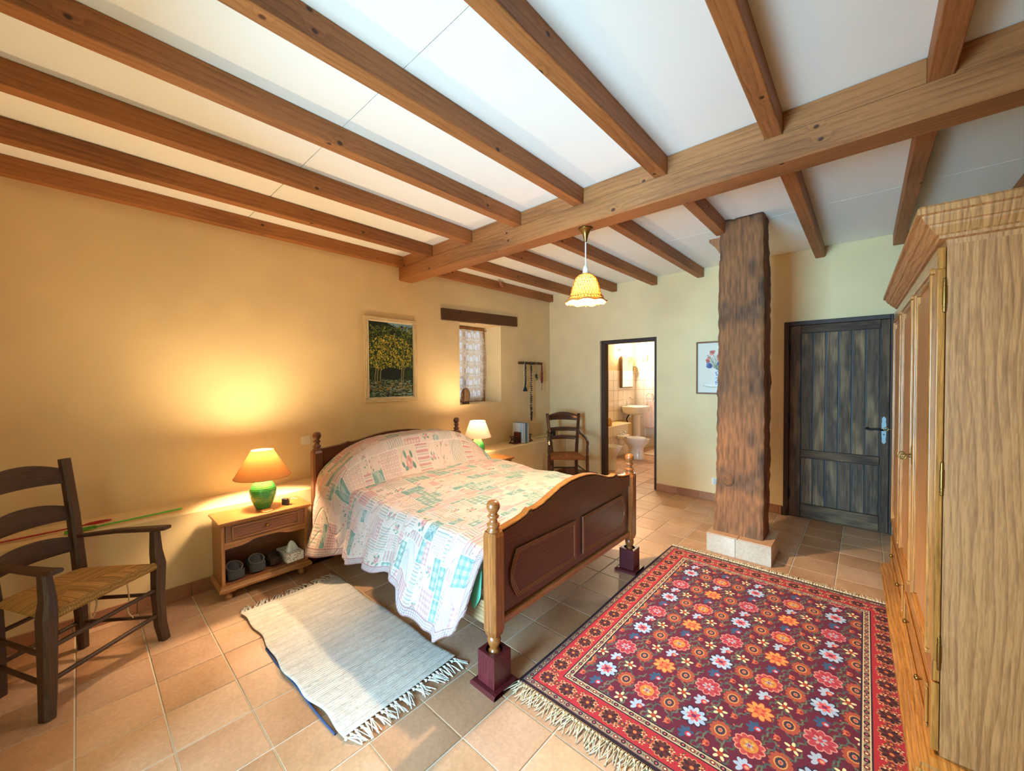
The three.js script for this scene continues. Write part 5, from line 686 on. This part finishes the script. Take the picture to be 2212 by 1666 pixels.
  const bi = thing('bidet', 'white bidet beside the bathroom basin', 'bidet', [6.87, 0, -3.14]); bowl(bi, 0.185, 0.27, 0.4, M.ceramic, true); part('inner_bowl', lathe([[0.0005, 0.3], [0.08, 0.305], [0.13, 0.36], [0.14, 0.385]], 24).scale(0.95, 1, 1.35), M.ceramic, bi); part('tap_ledge', box(-0.15, 0.15, 0.34, 0.408, -0.31, -0.18, 0.02), M.ceramic, bi); part('tap', merge([tube([[0, 0.405, -0.25], [0, 0.46, -0.24], [0, 0.46, -0.19], [0, 0.44, -0.17]], 0.01, 16, 8), rod([-0.09, 0.43, -0.25], [0.09, 0.43, -0.25], 0.012, 8), new THREE.SphereGeometry(0.024, 12, 8).translate(-0.09, 0.44, -0.25), new THREE.SphereGeometry(0.024, 12, 8).translate(0.09, 0.44, -0.25)]), M.chrome, bi);
  const to = thing('toilet', 'white toilet with closed lid just inside the bathroom', 'toilet', [5.79, 0, -3.12]); bowl(to, 0.18, 0.25, 0.41, M.white, false); part('cistern', box(-0.19, 0.19, 0.38, 0.78, -0.345, -0.235, 0.02), M.ceramic, to);
  // soap, towel on its ring, mat, magnifying mirror on a scissor arm
  const so = thing('soap_bottle', 'amber soap bottle on the bathroom ledge', 'bottle', [6.62, LEDGE + 0.006, -3.53]); part('bottle', lathe([[0.0005, 0], [0.04, 0.002], [0.042, 0.1], [0.03, 0.125], [0.014, 0.132], [0.014, 0.145]], 20), mat('#d9a860', 0.3), so); part('pump', merge([rod([0, 0.145, 0], [0, 0.185, 0], 0.006, 8), rod([0, 0.183, 0], [0.04, 0.18, 0.0], 0.006, 8)]), M.white, so);
  const tw = thing('towel', 'pale pink towel hanging on the bathroom end wall', 'towel', [XF - 0.06, 0, -3.42]); part('cloth', shell(24, 24, (u, v) => [-0.012 * Math.sin(u * 14 + v) * (0.4 + v) - 0.01, 1.0 - v * 0.6, lerp(-0.13, 0.13, u) * (0.55 + 0.45 * smooth(0, 0.3, v))], null, 0.012), mat('#e7cdbf', 0.95), tw); part('ring', merge([new THREE.TorusGeometry(0.085, 0.006, 8, 28).rotateY(Math.PI / 2).translate(0, 1.06, 0), rod([0, 1.145, 0], [0.05, 1.145, 0], 0.009, 8)]), M.chrome, tw);
  solo('bath_mat', shell(10, 10, (u, v) => [7.3 + u * 0.75, 0.012 + 0.002 * Math.sin(u * 20 + v * 16), -2.72 - v * 0.5], null, 0.01), mat('#e2cdb9', 0.97), 'pale bath mat on the bathroom floor', 'mat');
  const mg = thing('magnifying_mirror', 'round magnifying mirror on a scissor arm in the bathroom', 'mirror', [XF - 0.03, 1.9, -3.52]); const sc = []; for (let k = 0; k < 5; k++) { const z = -k * 0.05; sc.push(rod([-0.02 - k * 0.01, -0.07, z], [-0.03 - k * 0.01, 0.07, z - 0.05], 0.004, 6), rod([-0.02 - k * 0.01, 0.07, z], [-0.03 - k * 0.01, -0.07, z - 0.05], 0.004, 6)); } part('scissor_arm', merge([...sc, rod([0.02, -0.08, 0.02], [0.02, 0.08, 0.02], 0.008, 6), rod([-0.07, -0.07, -0.25], [-0.07, -0.17, -0.25], 0.005, 6), rod([0.02, 0, 0.02], [-0.025, 0, 0], 0.006, 6)]), M.chrome, mg); part('glass', new THREE.CylinderGeometry(0.09, 0.09, 0.01, 28).rotateZ(Math.PI / 2).rotateY(0.35).translate(-0.08, -0.25, -0.25), M.mirror, mg); part('rim', new THREE.TorusGeometry(0.09, 0.007, 8, 28).rotateY(Math.PI / 2 + 0.35).translate(-0.08, -0.25, -0.25), M.chrome, mg);
}

scene.traverse((o) => { if (o.isMesh) { o.castShadow = true; o.receiveShadow = true; } });
renderer.render(scene, camera);
